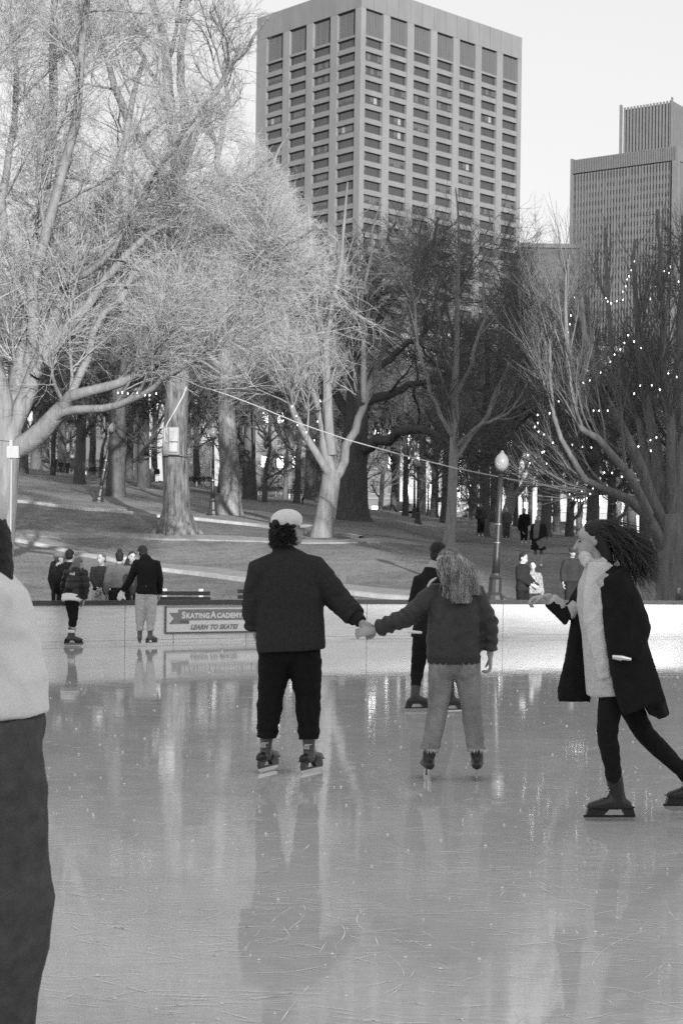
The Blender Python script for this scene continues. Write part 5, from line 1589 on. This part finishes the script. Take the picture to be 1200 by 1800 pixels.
M_DKHAIR = mat("dark_hair_strands", .03, .45, .6, 14, spec=.5)
def r_roots(rg):
    a = rg.uniform(-math.pi, math.pi); el = rg.uniform(-.1, 1.5)
    u = Vector((math.cos(a) * math.cos(el), math.sin(a) * math.cos(el), math.sin(el)))
    if u.y > .2: u.y *= -1
    p = rhc(u.x * .088, -.02 + u.y * .098, .02 + u.z * .09)
    return tuple(p), None, (u.x * .2 + .5, u.y * .5, u.z * .7)
def r_tips(rg, a):
    return tuple(P(1098 + rg.uniform(0, 62), 990 + rg.normal(0, 22), 10.0 + rg.normal(0, .10)))
strands(rw, rb0, r_roots, r_tips, 1300, M_DKHAIR, 23, r=.0032, amp=.013, clump=.1, bulge=.06, mid=(.02, 0, -.02), waves=2)

# ---- the skater cut by the left edge, close to the camera
dl = 4.95
lp, lj, lb0, lhc = person("near skater cut off by the left edge, in pale top and dark jeans",
    -22, 1908, dl, H=1.72, yaw=-82, voxel=.012, seed=17, skates=True, ground_z=0.0,
    J=dict(pelvis=(-14, 1270, 0), chest=(-24, 1130, 0), neck=(-28, 1000, 0), head=(-40, 936, 0), shR=(-30, 1050, -.17), shL=(-30, 1050, .17),
           elR=(-64, 1160, -.20), wrR=(-80, 1230, -.1), elL=(-64, 1160, .2), wrL=(-80, 1225, .1),
           hipR=(-14, 1290, -.09), hipL=(-14, 1290, .09), knR=(16, 1560, -.09), anR=(-4, 1812, -.10), knL=(-30, 1560, .09), anL=(-70, 1812, .10)),
    top=dict(m=mat("cream_top", .76, .9, .06, 10, .15, 80), rings=[(-6, 1256, 0, .215, .155), (-8, 1200, 0, .205, .15), (-16, 1140, 0, .19, .15), (-22, 1090, 0, .185, .145), (-28, 1050, 0, .17, .13), (-32, 1018, 0, .10, .09), (-34, 1000, 0, .07, .07)],
             sl=(.085, .075, .06), wr=.013, fr=7, name="sweatshirt"),
    bottom=dict(m=mat("dark_denim", .085, .9, .25, 20, .3, 160, spec=.15), r=(.135, .125, .115), hipw=(.185, .16), hem=.0, wr=.010, fr=9), hair=("long", .02), hat=("hat", .62), head=(20, 0, 0), curl=30, boot_g=.03, lw=1.04)
# ---- people at and behind the rink wall, left
person("boy in a dark jacket and cap leaning by the rink wall, leftmost of the group", 103, 1131, 30.9, H=1.74, yaw=-50, voxel=.02, seed=41, ground_z=0,
    J=dict(head=(106, 982, 0), neck=(103, 998, 0), wrR=(122, 1052, -.3), elR=(112, 1030, -.15)),
    top=dict(g=.022, fit=1.1, hem=-.04), bottom=dict(g=.03), hair=("short", .05), hat=("cap", .16), head=(-80, 0, 0))
person("dark-haired person just behind the girl in the puffer jacket", 122, 1130, 30.4, H=1.68, yaw=10, voxel=.02, seed=42, ground_z=0,
    top=dict(g=.018), bottom=dict(g=.02), hair=("short", .015), head=(-20, 0, 0))
girl, gj, gb, ghc = person("girl skater in a black puffer jacket and leggings leaning over the rink wall", 127, 1133, 28.75, H=1.60, yaw=-20, voxel=.013, seed=43, skates=True,
    J=dict(pelvis=(127, 1049, 0), chest=(132, 1020, .08), neck=(136, 1001, .14), head=(139, 991, .2), shL=(119, 1006, .1), shR=(148, 1006, .02), elL=(113, 1032, .3), wrL=(118, 1052, .42), elR=(152, 1030, 0), wrR=(148, 1054, .1),
           hipL=(121, 1056, 0), hipR=(132, 1056, 0), knL=(127, 1086, .05), knR=(131, 1088, -.02), anL=(124, 1117, .05), anR=(127, 1117, -.03)),
    top=dict(g=.016, fit=1.14, crease=.002, sl=(.088, .08, .062), quilt=.11, hem=-.02, hood=True, name="puffer_jacket", m=mat("puffer_nylon", .018, .45, .2, 12, .2, 60, spec=.4)),
    bottom=dict(g=.012, r=(.085, .062, .048), hem=.06), hair=("long", .14), head=(-45, -20, 0), toes=((.95, .1), (.95, .15)), boot_g=.06)
B = Blob(); B.loft([P(126, 1045, 28.75), P(125, 1057, 28.72)], [(.165, .125), (.17, .13)], ends=False); B.make("shirt_hem", mat("cloth_white", .75, .85), girl, .014, 1, origin=gb)
mb = MB()
for S_ in 'RL':
    a = gj['an' + S_]; mb = MB(); mb.tube([a + Vector((0, 0, .045)) - gb, a + Vector((0, 0, .10)) - gb], [.058, .056], 12); mb.obj("sock", mat("cloth_white", .75, .85), girl, smooth=True)
# the mark on the jacket back: a small quarter dome with two bands
mb = MB()
def arc_patch(r0, r1, a0, a1, n=8):
    vs = []
    for i in range(n + 1):
        a = rad(a0 + (a1 - a0) * i / n)
        for r in (r0, r1): vs.append((r * math.cos(a), 0, r * math.sin(a)))
    mb.add(vs, [(2 * i, 2 * i + 1, 2 * i + 3, 2 * i + 2) for i in range(n)])
arc_patch(.0, .016, 90, 180); arc_patch(.021, .032, 90, 180); arc_patch(.037, .048, 90, 180)
for q in range(3): mb.box(-.085, -.052, -.001, .001, .004 + q * .014, .012 + q * .014)
lg = mb.obj("jacket_mark", mat("print_white", .8, .6), girl); lg.location = P(132, 1011, 28.75 - .22) - gb
person("woman in a quilted jacket and pale trousers facing the rink behind the wall", 177, 1126, 31.6, H=1.62, yaw=165, voxel=.016, seed=44, ground_z=0,
    J=dict(elR=(163, 1018, 0), wrR=(172, 1034, -.22), elL=(190, 1016, 0), wrL=(178, 1036, -.22)),
    top=dict(g=.035, fit=1.12, quilt=.06, hem=.02, name="quilted_jacket"), bottom=dict(g=.5), hair=("short", .12), head=(150, 0, 8))
person("woman with a high bun and a tan corduroy jacket, back to the rink", 208, 1128, 31.4, H=1.66, yaw=5, voxel=.016, seed=45, ground_z=0,
    top=dict(g=.15, fit=1.16, hem=.06), bottom=dict(g=.018), hair=("bun", .02), head=(15, 0, 0))
person("pale-faced person half hidden behind the woman with the bun", 219, 1124, 33.0, H=1.58, yaw=175, voxel=.02, seed=46, ground_z=0,
    top=dict(g=.10), bottom=dict(g=.04), hair=("short", .2), head=(190, 0, 0))
person("long-haired woman in dark clothes facing the rink beside the hooded skater", 231, 1126, 32.4, H=1.66, yaw=178, voxel=.016, seed=47, ground_z=0,
    top=dict(g=.045, fit=1.1), bottom=dict(g=.015), hair=("long", .02), head=(200, 0, -6))
hs_, hj, hb, hh = person("tall skater in black hoodie and pale sweatpants leaning on the rink wall", 255, 1134, 28.95, H=1.80, yaw=10, voxel=.012, seed=48, skates=True,
    J=dict(pelvis=(258, 1040, .0), chest=(259, 1006, .06), neck=(256, 980, .12), head=(250, 972, .18), shL=(241, 990, .1), shR=(276, 991, .08), elL=(228, 1022, .1), wrL=(216, 1040, .16), elR=(281, 1018, .1), wrR=(280, 1044, .3),
           hipL=(249, 1046, 0), hipR=(266, 1046, 0), knL=(247, 1080, .02), knR=(266, 1080, .02), anL=(246, 1116, 0), anR=(264, 1116, 0)),
    top=dict(g=.014, fit=1.12, hem=-.06, crease=.0, hood=True, sl=(.075, .064, .055), name="hoodie"), bottom=dict(g=.48, r=(.105, .086, .066), hem=.07, wr=.004), hair=("short", .03), head=(35, -15, 0),
    toes=((.5, .8), (-.2, .95)), boot_g=.10)
B = Blob(); B.ell(P(213, 1047, 29.1), (.06, .05, .07)); B.loft([P(216, 1041, 29.1), P(210, 1052, 29.1)], [.05, .045]); B.loft([P(217, 1047, 29.08), P(220, 1053, 29.04)], [.022, .02])
B.make("mitten", mat("cloth_white", .75, .85), hs_, .012, 2, origin=hb)
# ---- right of the globe lamp
person("man in a dark jacket standing at the rink wall looking down at his hands", 917, 1108, 36.9, H=1.74, yaw=-125, voxel=.018, seed=51, ground_z=.02,
    J=dict(elR=(910, 1015, -.1), wrR=(934, 1028, -.2), elL=(926, 1012, .1), wrL=(938, 1026, -.1)),
    top=dict(g=.02, fit=1.22, hem=-.06), bottom=dict(g=.014), hair=("short", .015), head=(-130, -18, 0))
mb = MB(); mb.box(-.05, .05, -.02, .02, -.08, .08); o = mb.obj("phone", mat("shiny_metal", .8, .15, metal=1), label="small bright phone held by the man at the right rink wall", cat="phone"); o.location = P(941, 1030, 36.7); o.rotation_euler = (.4, .6, 0)
person("shorter person in a pale patterned top beside the man at the wall", 934, 1110, 37.7, H=1.52, yaw=190, voxel=.02, seed=52, ground_z=.05,
    top=dict(m=mat("patterned_cloth", .22, .9, .8, 22)), bottom=dict(g=.03), hair=("short", .02), head=(170, -5, 0))
bag_w, bj, bb, bh = person("woman in a long dark coat and pale shoes walking down the lawn", 945, 996, 53.7, H=1.66, yaw=172, voxel=.022, seed=53,
    top=dict(g=.02, fit=1.25, hem=-.38, hemw=1.25, name="coat"), bottom=dict(g=.14, r=(.07, .055, .04)), hair=("short", .06), shoes=.7, head=(190, 0, 0))
B = Blob(); B.loft([P(944, 915, 53.5), P(942, 932, 53.45), P(941, 946, 53.45)], [(.09, .05), (.10, .05), (.085, .04)]); B.make("scarf", mat("grey_scarf", .14, .9, .2, 30), bag_w, .02, 2, origin=bb)
mb = MB(); mb.box(-.17, .17, -.05, .05, -.13, .13); o = mb.obj("shoulder_bag", mat("bag_canvas", .17, .8, .2, 10), label="pale flat shoulder bag carried by the woman walking down the lawn", cat="bag"); o.location = P(953, 954, 53.3); o.rotation_euler = (0, -.5, 0)
def ped(label, px, pyf, pyt, d=None, **k):
    if d is None:
        h = hit(px, pyf); d = h.y
    H = (pyf - pyt) * d / F
    return person(label, px, pyf, d, H=H, ground_z=gz(ray(px, pyf)[0] * d, d), voxel=k.pop('voxel', .03), **k)
ped("man in dark clothes with pale shoes standing left of the globe lamp", 844, 962, 903, 80, yaw=185, seed=61, top=dict(g=.03, fit=1.15), bottom=dict(g=.012), shoes=.55, hair=("short", .02))
ped("man in grey partly behind the globe lamp post", 889, 962, 901, 82, yaw=160, seed=62, top=dict(g=.09, fit=1.15), bottom=dict(g=.07), shoes=.05, hair=("short", .03))
ped("man in black walking on the lawn between the lamp and the woman with the bag", 920, 966, 903, 79, yaw=175, seed=63, top=dict(g=.012, fit=1.2), bottom=dict(g=.014), shoes=.6, hair=("short", .02),
    J=dict(elR=(911, 928, 0), wrR=(918, 936, -.2)))
ped("capped person in a dark coat half hidden behind the long-haired skater", 1004, 1084, 958, 39, yaw=190, seed=64, top=dict(g=.03, fit=1.2), bottom=dict(g=.02), hair=("short", .03), hat=("cap", .03))
ped("person in a striped pale top walking by the pale wall, left of a pair", 1105, 938, 916, 150, yaw=100, seed=65, top=dict(g=.5), bottom=dict(g=.04), hair=("short", .03), voxel=.035)
ped("person in a dark coat walking by the pale wall, right of a pair", 1112, 938, 913, 150, yaw=-95, seed=66, top=dict(g=.02, fit=1.25), bottom=dict(g=.03), hair=("short", .03), voxel=.035)
ped("dark-clothed person at the light-strung tree, left one of two", 1158, 960, 926, 120, yaw=170, seed=67, top=dict(g=.12), bottom=dict(g=.015), hair=("short", .02))
ped("person in black at the light-strung tree's trunk, right one of two", 1166, 962, 925, 120, yaw=0, seed=68, top=dict(g=.02), bottom=dict(g=.02), hair=("short", .02))
ped("dark seated-looking figure beyond the two people by the light-strung tree", 1147, 940, 918, 160, yaw=150, seed=69, top=dict(g=.03), bottom=dict(g=.02), hair=("short", .02), voxel=.035)
ped("child in a pale hat standing at the foot of the light-strung tree", 1192, 1062, 1006, 39.5, yaw=120, seed=70, top=dict(g=.10, fit=1.25), bottom=dict(g=.05), hair=("short", .05), hat=("hat", .4), voxel=.018, build=.9)
ped("dark figure on the left hill crest, leftmost of three by the dark trunk", 100, 828, 798, 186, yaw=150, seed=71, top=dict(g=.015), bottom=dict(g=.015), voxel=.04)
ped("dark figure on the left hill crest, middle one of three", 107, 829, 803, 182, yaw=10, seed=72, top=dict(g=.02), bottom=dict(g=.04), voxel=.04)
ped("dark figure walking alone on the left hill crest, rightmost of three", 119, 828, 801, 180, yaw=0, seed=73, top=dict(g=.03, fit=1.2), bottom=dict(g=.05), voxel=.04)
ped("pedestrian in a dark top and white trousers left of the cabinet elm", 276, 850, 820, 140, yaw=20, seed=74, top=dict(g=.03), bottom=dict(g=.6), hair=("short", .03), voxel=.035)
ped("pedestrian in pale clothes beside the dark rugged trunk", 267, 850, 822, 145, yaw=170, seed=75, top=dict(g=.4), bottom=dict(g=.3), hair=("short", .03), voxel=.035)
ped("dark far figure near the street left of the globe lamp", 854, 918, 890, 130, yaw=180, seed=76, top=dict(g=.02), bottom=dict(g=.02), voxel=.035)
ped("dark far figure near the street behind the woman with the bag", 964, 925, 900, 150, yaw=90, seed=77, top=dict(g=.02), bottom=dict(g=.02), voxel=.035)
ped("figure in the shade beside the street under the strung lights", 1022, 926, 902, 160, yaw=90, seed=78, top=dict(g=.25), bottom=dict(g=.02), voxel=.035)
ped("dark figure resting on the grass left of the sunlit tree", 532, 876, 862, 120, yaw=0, seed=79, top=dict(g=.015, fit=1.4), bottom=dict(g=.015), voxel=.03)

# ------------------------------------------------------------------ street lamps
M_IRON = mat("lamp_iron", .022, .45, .2, 8, spec=.5)
def globe_mat(name, g, tr):
    m = mat(name, g, .18, spec=.6)
    m.node_tree.nodes["Principled BSDF"].inputs["Transmission Weight"].default_value = tr
    return m
G_GLOBE = globe_mat("lamp_globe_glass", .36, .35)
def street_lamp(px, py, d, htop, label, lean=0, dark=False, gzv=None):
    g = P(px, py, d); g.z = gz(g.x, g.y)
    H = (py - htop) * d / F / math.cos(rad(lean))
    root = empty("street_lamp", g, label=label, cat="street lamp", group="iron street lamps with globe heads")
    root.rotation_euler = (0, rad(lean), 0)
    mb = MB(); mb.lathe([(.30, -.15), (.30, .06), (.24, .10), (.22, .22), (.17, .30), (.155, .62), (.17, .66), (.12, .72), (.105, .78)], 12); mb.obj("base", M_IRON, root, smooth=False)
    mb = MB(); mb.lathe([(.10, .76), (.088, 1.2), (.07, H * .6), (.058, H - .66)], 16); mb.obj("post", M_IRON, root, smooth=True)
    mb = MB(); mb.lathe([(.058, H - .67), (.085, H - .64), (.06, H - .60), (.11, H - .56), (.13, H - .52), (.13, H - .50)], 16); mb.obj("collar", M_IRON, root)
    mb = MB(); mb.lathe([(.105, H - .50), (.155, H - .42), (.178, H - .32), (.17, H - .22), (.13, H - .14), (.075, H - .09), (.05, H - .06)], 20)
    mb.obj("globe", G_GLOBE if not dark else globe_mat("lamp_globe_dull", .3, .2), root, smooth=True)
    mb = MB(); mb.lathe([(.055, H - .062), (.06, H - .045), (.03, H - .03), (.02, H)], 12); mb.obj("finial", G_GLOBE if not dark else M_IRON, root)
    for zz in (H * .52, H * .40):
        mb = MB(); mb.lathe([(.078, zz - .012), (.086, zz - .008), (.086, zz + .008), (.078, zz + .012)], 16); mb.obj("band", mat("steel_band", .7, .25, metal=1), root)
    return root
street_lamp(868, 1054, 42, 784, "tall globe street lamp standing just behind the right part of the rink wall", lean=2.3)
street_lamp(173, 879, 81, 738, "leaning iron street lamp on the sunny slope at left", lean=10)
street_lamp(374, 906, 74, 748, "upright globe street lamp between the cabinet elm and the dappled trunk", lean=-.5)
street_lamp(734, 915, 103, 800, "dark-headed street lamp on the far lawn right of the dark oak", lean=-.5, dark=True)
street_lamp(728, 905, 125, 800, "slim street lamp just left of and behind the dark-headed one", lean=-.6)
street_lamp(1074, 944, 92, 797, "globe street lamp behind the long-haired skater's head", lean=-.4)
street_lamp(752, 901, 165, 842, "small far street lamp right of the dark-headed one", dark=True)
street_lamp(918, 925, 150, 862, "small far street lamp near the arched street windows", dark=True)

# ------------------------------------------------------------------ benches
M_SLAT = mat("bench_slat", .02, .95, .3, 10, spec=.1); M_LEG = mat("bench_concrete", .42, .85, .2, 9)
def bench(loc, L, rz, label, legs=(.1, .5, .9), tiny=False):
    root = empty("park_bench", loc, rz, label=label, cat="bench", group="slatted park benches")
    for z in (.52, .64, .76):
        mb = MB(); mb.box(-L / 2, L / 2, .20 + (z - .5) * .25, .235 + (z - .5) * .25, z, z + .085); mb.obj("back_slat", M_SLAT, root)
    for y in (-.22, -.10, .02):
        mb = MB(); mb.box(-L / 2, L / 2, y, y + .10, .43, .465); mb.obj("seat_slat", M_SLAT, root)
    for f in legs:
        x = -L / 2 + L * f
        mb = MB(); mb.box(x - .05, x + .05, -.22, .28, -.1, .425); mb.box(x - .05, x + .05, .24 + .03, .33, .427, .90)
        mb.obj("support", M_LEG, root)
    return root
g = P(272, 1118, 35.0); bench((g.x, 35.2, gz(g.x, 35.2)), 2.5, rad(20), "slatted bench behind the rink wall beside the banner, seen past the hooded skater", (.12, .60, .92))
g = P(492, 1118, 36.5); bench((g.x, 36.6, gz(g.x, 36.6)), 1.8, rad(16), "slatted bench behind the rink wall, mostly hidden by the man in the cap", (.12, .88))
def bench_px(px, py, Lpx, rz, label):
    h = hit(px, py); return bench(h, Lpx * h.y / F, rz, label, (.04, .35, .65, .96))
bench_px(164, 838, 64, rad(-6), "long dark bench on the left hill behind the leaning lamp")
bench_px(352, 856, 40, 0, "dark bench in front of the pale wall, right of the cabinet elm")
bench_px(478, 872, 50, rad(-4), "long dark bench on the slope, left one of two beyond the dappled trunk")
bench_px(514, 877, 34, rad(-4), "dark bench on the slope, right one of two beyond the dappled trunk")

# ------------------------------------------------------------------ cabinet, cables, poles
root = empty("meter_cabinet", P(301, 800, 61.28), label="grey metal meter cabinet with two pale doors strapped to the elm trunk", cat="cabinet")
k_ = 61.28 / F
mb = MB(); mb.box(-.31, .29, 0, .22, .02, 1.04); mb.obj("cabinet_back", mat("cabinet_grey", .17, .7, .15, 4), root)
mb = MB(); mb.box(-.07, .25, -.09, -.002, .50, 1.00); mb.obj("door", mat("cabinet_pale", .27, .6, .1, 5), root)
mb = MB(); mb.box(-.07, .23, -.07, -.002, .12, .46); mb.obj("door", mat("cabinet_pale", .27, .6, .1, 5), root)
mb = MB(); mb.tube([(-.22, -.04, 1.0), (-.25, -.06, .75), (-.24, -.05, .5), (-.12, -.05, .46)], .022, 8); mb.tube([(-.17, -.04, 1.05), (-.18, -.06, .9), (-.13, -.05, .75)], .018, 8); mb.obj("conduit", mat("cable_pale", .35, .6), root)
mb = MB()
c = at(310, 62); pts = [Vector((c.x + .56 * math.cos(a), 62 + .56 * math.sin(a), 0)) for a in np.linspace(0, 2 * math.pi, 33)]
zc = P(310, 801, 61.6).z
mb.tube([(p.x - root.location.x, p.y - root.location.y, zc - root.location.z) for p in pts], .02, 6, cap=False); mb.obj("strap", mat("steel_band", .7, .25, metal=1), root)
mb = MB(); mb.tube([P(292, 750, 61.2), P(296, 742, 61.2), P(308, 722, 61.2), P(320, 700, 61.3), P(328, 680, 61.4)], .028, 8); mb.obj("power_cable", mat("cable_pale", .35, .6), label="pale cable rising from the meter cabinet up the elm", cat="cable")
mb = MB()
cp = [(366, 683), (400, 694), (450, 713), (520, 742), (610, 773), (700, 798), (800, 823), (900, 843), (1000, 858), (1080, 868), (1160, 874), (1215, 874)]
mb.tube([P(x, y, 61 - 17 * (x - 366) / 850) for x, y in cp], .018, 8); mb.obj("overhead_cable", mat("cable_bright", .45, .6), label="long pale cable sagging across the park to the light-strung tree", cat="cable")
g = P(17, 1080, 33.5)
root = empty("cable_pole", (g.x, g.y, 0), label="thin pole with a pale junction box at the left edge", cat="pole")
mb = MB(); mb.tube([(0, 0, -.1), (.0, 0, 3.72)], .022, 8); mb.obj("pole", mat("pole_grey", .25, .6), root)
mb = MB(); mb.box(-.08, .16, -.08, .05, 3.50, 3.74); mb.obj("junction_box", mat("cabinet_pale", .27, .6, .1, 5), root)
mb = MB(); mb.box(-.03, .03, -.06, .03, 3.742, 3.86); mb.obj("box_cap", mat("cabinet_pale", .27, .6, .1, 5), root)
mb = MB(); mb.tube([P(-60, 770, 33.5), P(-20, 772, 33.5), P(17, 776, 33.5)], .008, 6); mb.obj("guy_wire", M_IRON, label="thin dark wire running left from the pale junction box pole", cat="wire")
g = P(601, 1090, 37.5); z = gz(g.x, g.y)
root = empty("notice_post", (g.x, g.y, z), label="small dark notice box on a post behind the man's raised arm", cat="post")
mb = MB(); mb.box(-.02, .02, -.02, .02, -.1, .95); mb.obj("post", M_IRON, root); mb = MB(); mb.box(-.06, .08, -.05, .05, .952, 1.15); mb.obj("box", M_IRON, root)

# ------------------------------------------------------------------ string lights
M_BULB = mat("bulb_glow", .9, .4, emit=1.2)
bm_ = MB(); bm_.lathe([(.006, .022), (.011, .014), (.013, 0), (.010, -.012), (.004, -.018)], 8); BULB = bm_.mesh("bulb", True); BULB.materials.append(M_BULB)
def light_string(pts, label, sc=1.0):
    base = pts[0]
    root = empty("string_lights", base, label=label, cat="string lights")
    mb = MB()
    for a, b in zip(pts[:-1], pts[1:]):
        mid = (a + b) / 2 - Vector((0, 0, .06)); mb.tube([a - base, mid - base, b - base], .006, 4)
    mb.obj("wire", M_IRON, root)
    for p in pts:
        o = link("bulb", BULB, None, root); o.location = p - base - Vector((0, 0, .03)); o.scale = (sc, sc, sc * random.uniform(.9, 1.4))
random.seed(4)
Z5 = lambda x, y: (750 + x / 2.667, 450 + y / 2.667)
chA = [(970, 20), (955, 62), (946, 90), (937, 105), (930, 137), (917, 163), (918, 200), (888, 206), (862, 216), (846, 208), (838, 192)]
chB = [(690, 190), (674, 274), (669, 315), (661, 352), (668, 520), (616, 678), (587, 668), (574, 732), (518, 740), (519, 778), (505, 796)]
chC = [(1140, 45), (1132, 75), (1112, 66), (1070, 136), (1045, 196), (970, 396), (942, 366), (924, 402), (905, 433), (878, 457), (858, 490), (813, 541), (786, 566), (762, 578), (732, 590)]
chD = [(1178, 115), (1002, 428), (1090, 520), (1052, 602), (998, 602), (970, 640), (846, 720), (806, 720), (780, 720), (727, 722)]
chE = [(680, 880), (728, 890), (770, 892), (830, 1010), (867, 1012), (912, 1030), (948, 1052), (795, 1062), (777, 1086), (725, 1100), (764, 1110)]
chF = [(668, 1112), (683, 1132), (697, 1138), (711, 1140), (724, 1142), (735, 1136), (747, 1130)]
chG = [(522, 818), (548, 832), (590, 870), (540, 916), (473, 928), (481, 966), (560, 968), (548, 912)]
chH = [(1170, 562), (1130, 545), (1090, 622), (1150, 700), (1074, 846), (1048, 908), (990, 888), (1046, 858)]
for i, (ch, lb) in enumerate(((chA, "chain of tiny lights hanging high in the right tree's crown"), (chB, "chain of tiny lights down the left side of the right tree's crown"), (chC, "long diagonal chain of tiny lights across the middle of the right tree"), (chD, "scattered chain of tiny lights deep in the right tree's crown"),
    (chE, "chain of tiny lights along the lowest limb of the right tree"), (chF, "short curved row of tiny lights below the right tree's lowest limb"), (chG, "chain of tiny lights left of the right tree's low limb"), (chH, "chain of tiny lights along the trunk side of the right tree"))):
    light_string([P(*Z5(x, y), 42.2 - .7 * math.sin(j * .9 + i)) for j, (x, y) in enumerate(ch)], lb)
Z3 = lambda x, y: (x / 2.4, 500 + y / 2.4)
light_string([P(*Z3(x, y), 37.3) for x, y in [(498, 452), (517, 450), (540, 455), (580, 452), (612, 462), (632, 462), (660, 455)]], "row of tiny lights along the lowest limb of the huge left tree", .8)
light_string([P(400 + x / 2.4, 500 + y / 2.4, 60) for x, y in [(272, 512), (290, 552), (295, 590), (332, 620), (380, 575), (390, 488), (366, 655)]], "tiny lights around the fork of the sunlit tree", 1.1)

# ------------------------------------------------------------------ hill-top fence, gate pillar, walls
def pt_along(a, b, f): return a.lerp(b, f)
A = P(122, 806, 186); Bq = P(196, 823, 176); A.z = gz(A.x, A.y); Bq.z = gz(Bq.x, Bq.y)
root = empty("iron_fence", A, label="dark iron picket fence with pale stone blocks on the left hill crest", cat="fence")
mb = MB(); mr = MB(); N = 40
for i in range(N + 1):
    p = A.lerp(Bq, i / N) - A; mb.box(p.x - .025, p.x + .025, p.y - .02, p.y + .02, p.z + .3, p.z + 1.9)
for zz in (.45, 1.7):
    mr.tube([Vector((0, 0, zz)), Bq - A + Vector((0, 0, zz))], .035, 6)
mb.obj("picket", M_IRON, root, kind="stuff"); mr.obj("rail", M_IRON, root)
for i in range(6):
    p = A.lerp(Bq, i / 5) - A; m2 = MB(); m2.box(p.x - .45, p.x + .45, p.y - .3, p.y + .3, p.z - .4, p.z + .55); m2.obj("stone_block", mat("stone_pale", .5, .9, .2, 2), root)
g = P(119, 806, 188); g.z = gz(g.x, g.y)
root = empty("gate_pillar", g, label="pale stone gate pillar with a narrow top at the left end of the iron fence", cat="pillar")
mb = MB(); mb.box(-.9, .9, -.7, .7, -.5, 3.6); mb.box(-1.05, 1.05, -.85, .85, 3.6, 3.85); mb.obj("shaft", mat("stone_grey", .3, .9, .2, 2), root)
mb = MB(); mb.lathe([(.5, 3.85), (.42, 4.2), (.28, 6.0), (.2, 6.6)], 4); mb.obj("top", mat("stone_pale", .5, .9, .2, 2), root)
g = P(349, 846, 150); g.z = gz(g.x, g.y)
root = empty("stone_pavilion", g, label="pale stone wall block seen between the cabinet elm and the upright lamp", cat="wall")
mb = MB(); mb.box(-1.0, 1.0, 0, 1.4, -.6, 3.6); mb.obj("wall", mat("stone_pale", .5, .9, .2, 2), root); mb = MB(); mb.box(-1.1, 1.1, -.08, 1.5, 3.6, 3.85); mb.obj("coping", mat("stone_grey", .3, .9, .2, 2), root)

# ------------------------------------------------------------------ parked cars on the far street
def car(px, d, g, label, rz=0):
    b = at(px, d); z = b.z
    root = empty("parked_car", b, rz, label=label, cat="car", group="cars on the far street")
    m_ = mat("car_paint_%d" % int(g * 100), g, .25, spec=.6)
    def shell(prof, w, w2, name, mm):
        mb = MB(); n = len(prof); vs = []
        for y, ww in ((-w, 1), (w, 1)): vs += [(x, y * (1 if zz < .85 else w2), zz) for x, zz in prof]
        mb.add(vs, [tuple(range(n)), tuple(range(2 * n - 1, n - 1, -1))] + [(i, n + i, n + (i + 1) % n, (i + 1) % n) for i in range(n)]); return mb.obj(name, mm, root)
    shell([(-2.2, .3), (2.2, .3), (2.25, .6), (2.1, .82), (1.2, .95), (-1.9, 1.0), (-2.25, .85)], .88, .96, "body", m_)
    shell([(1.15, .952), (.55, 1.42), (-1.1, 1.45), (-1.85, 1.002)], .80, .82, "cabin", mat("car_glass", .03, .1, spec=.8))
    for x in (-1.35, 1.4):
        for y in (-.86, .86):
            mb = MB(); mb.tube([(x, y - .1, .33), (x, y + .1, .33)], .33, 14); mb.obj("wheel", mat("tyre", .02, .8), root)
    for y in (-.6, .6):
        mb = MB(); mb.box(2.2, 2.27, y - .15, y + .15, .62, .74); mb.obj("headlight", mat("headlight_lit", .9, .3, emit=2.5), root)
    return root
car(590, 200, .02, "dark car on the street right of the sunlit tree", rad(-60))
car(838, 205, .35, "pale car on the street behind the slim straight tree", rad(-20))
car(990, 208, .04, "dark car on the street right of the woman with the bag", rad(-35))
car(1060, 206, .3, "light car on the street behind the long-haired skater", rad(10))
car(705, 203, .1, "grey car on the street left of the dark-headed lamp", rad(15))

# ------------------------------------------------------------------ leaf litter on the lawns
rg = np.random.default_rng(77)
n = 26000
d = 37 * (130 / 37) ** (rg.random(n) ** 1.0); u = rg.uniform(-.27, .27, n); x = u * d
clump = np.sin(x * .9 + 2) * np.sin(d * .7) + rg.normal(0, .5, n)
keep = (clump > .0) & (d > rink_back(x) + 1.5); x, d = x[keep], d[keep]; n = len(x)
z = ground(x, d) + .02
s = rg.uniform(.010, .026, n) * (1 + d / 120)
a = rg.uniform(0, 6.28, n)
V = np.empty((n, 4, 3))
for k in range(4):
    ang = a + k * math.pi / 2
    V[:, k, 0] = x + np.cos(ang) * s; V[:, k, 1] = d + np.sin(ang) * s; V[:, k, 2] = z + (rg.random(n) * s * .4 if k % 2 else 0)
me = bpy.data.meshes.new("leaf_litter"); me.vertices.add(n * 4); me.vertices.foreach_set("co", V.astype(np.float32).ravel())
fill_quads(me, np.arange(n * 4).reshape(n, 4), False)
link("leaf_litter", me, mat("fallen_leaf", .30, .8, .5, .9), kind="stuff")
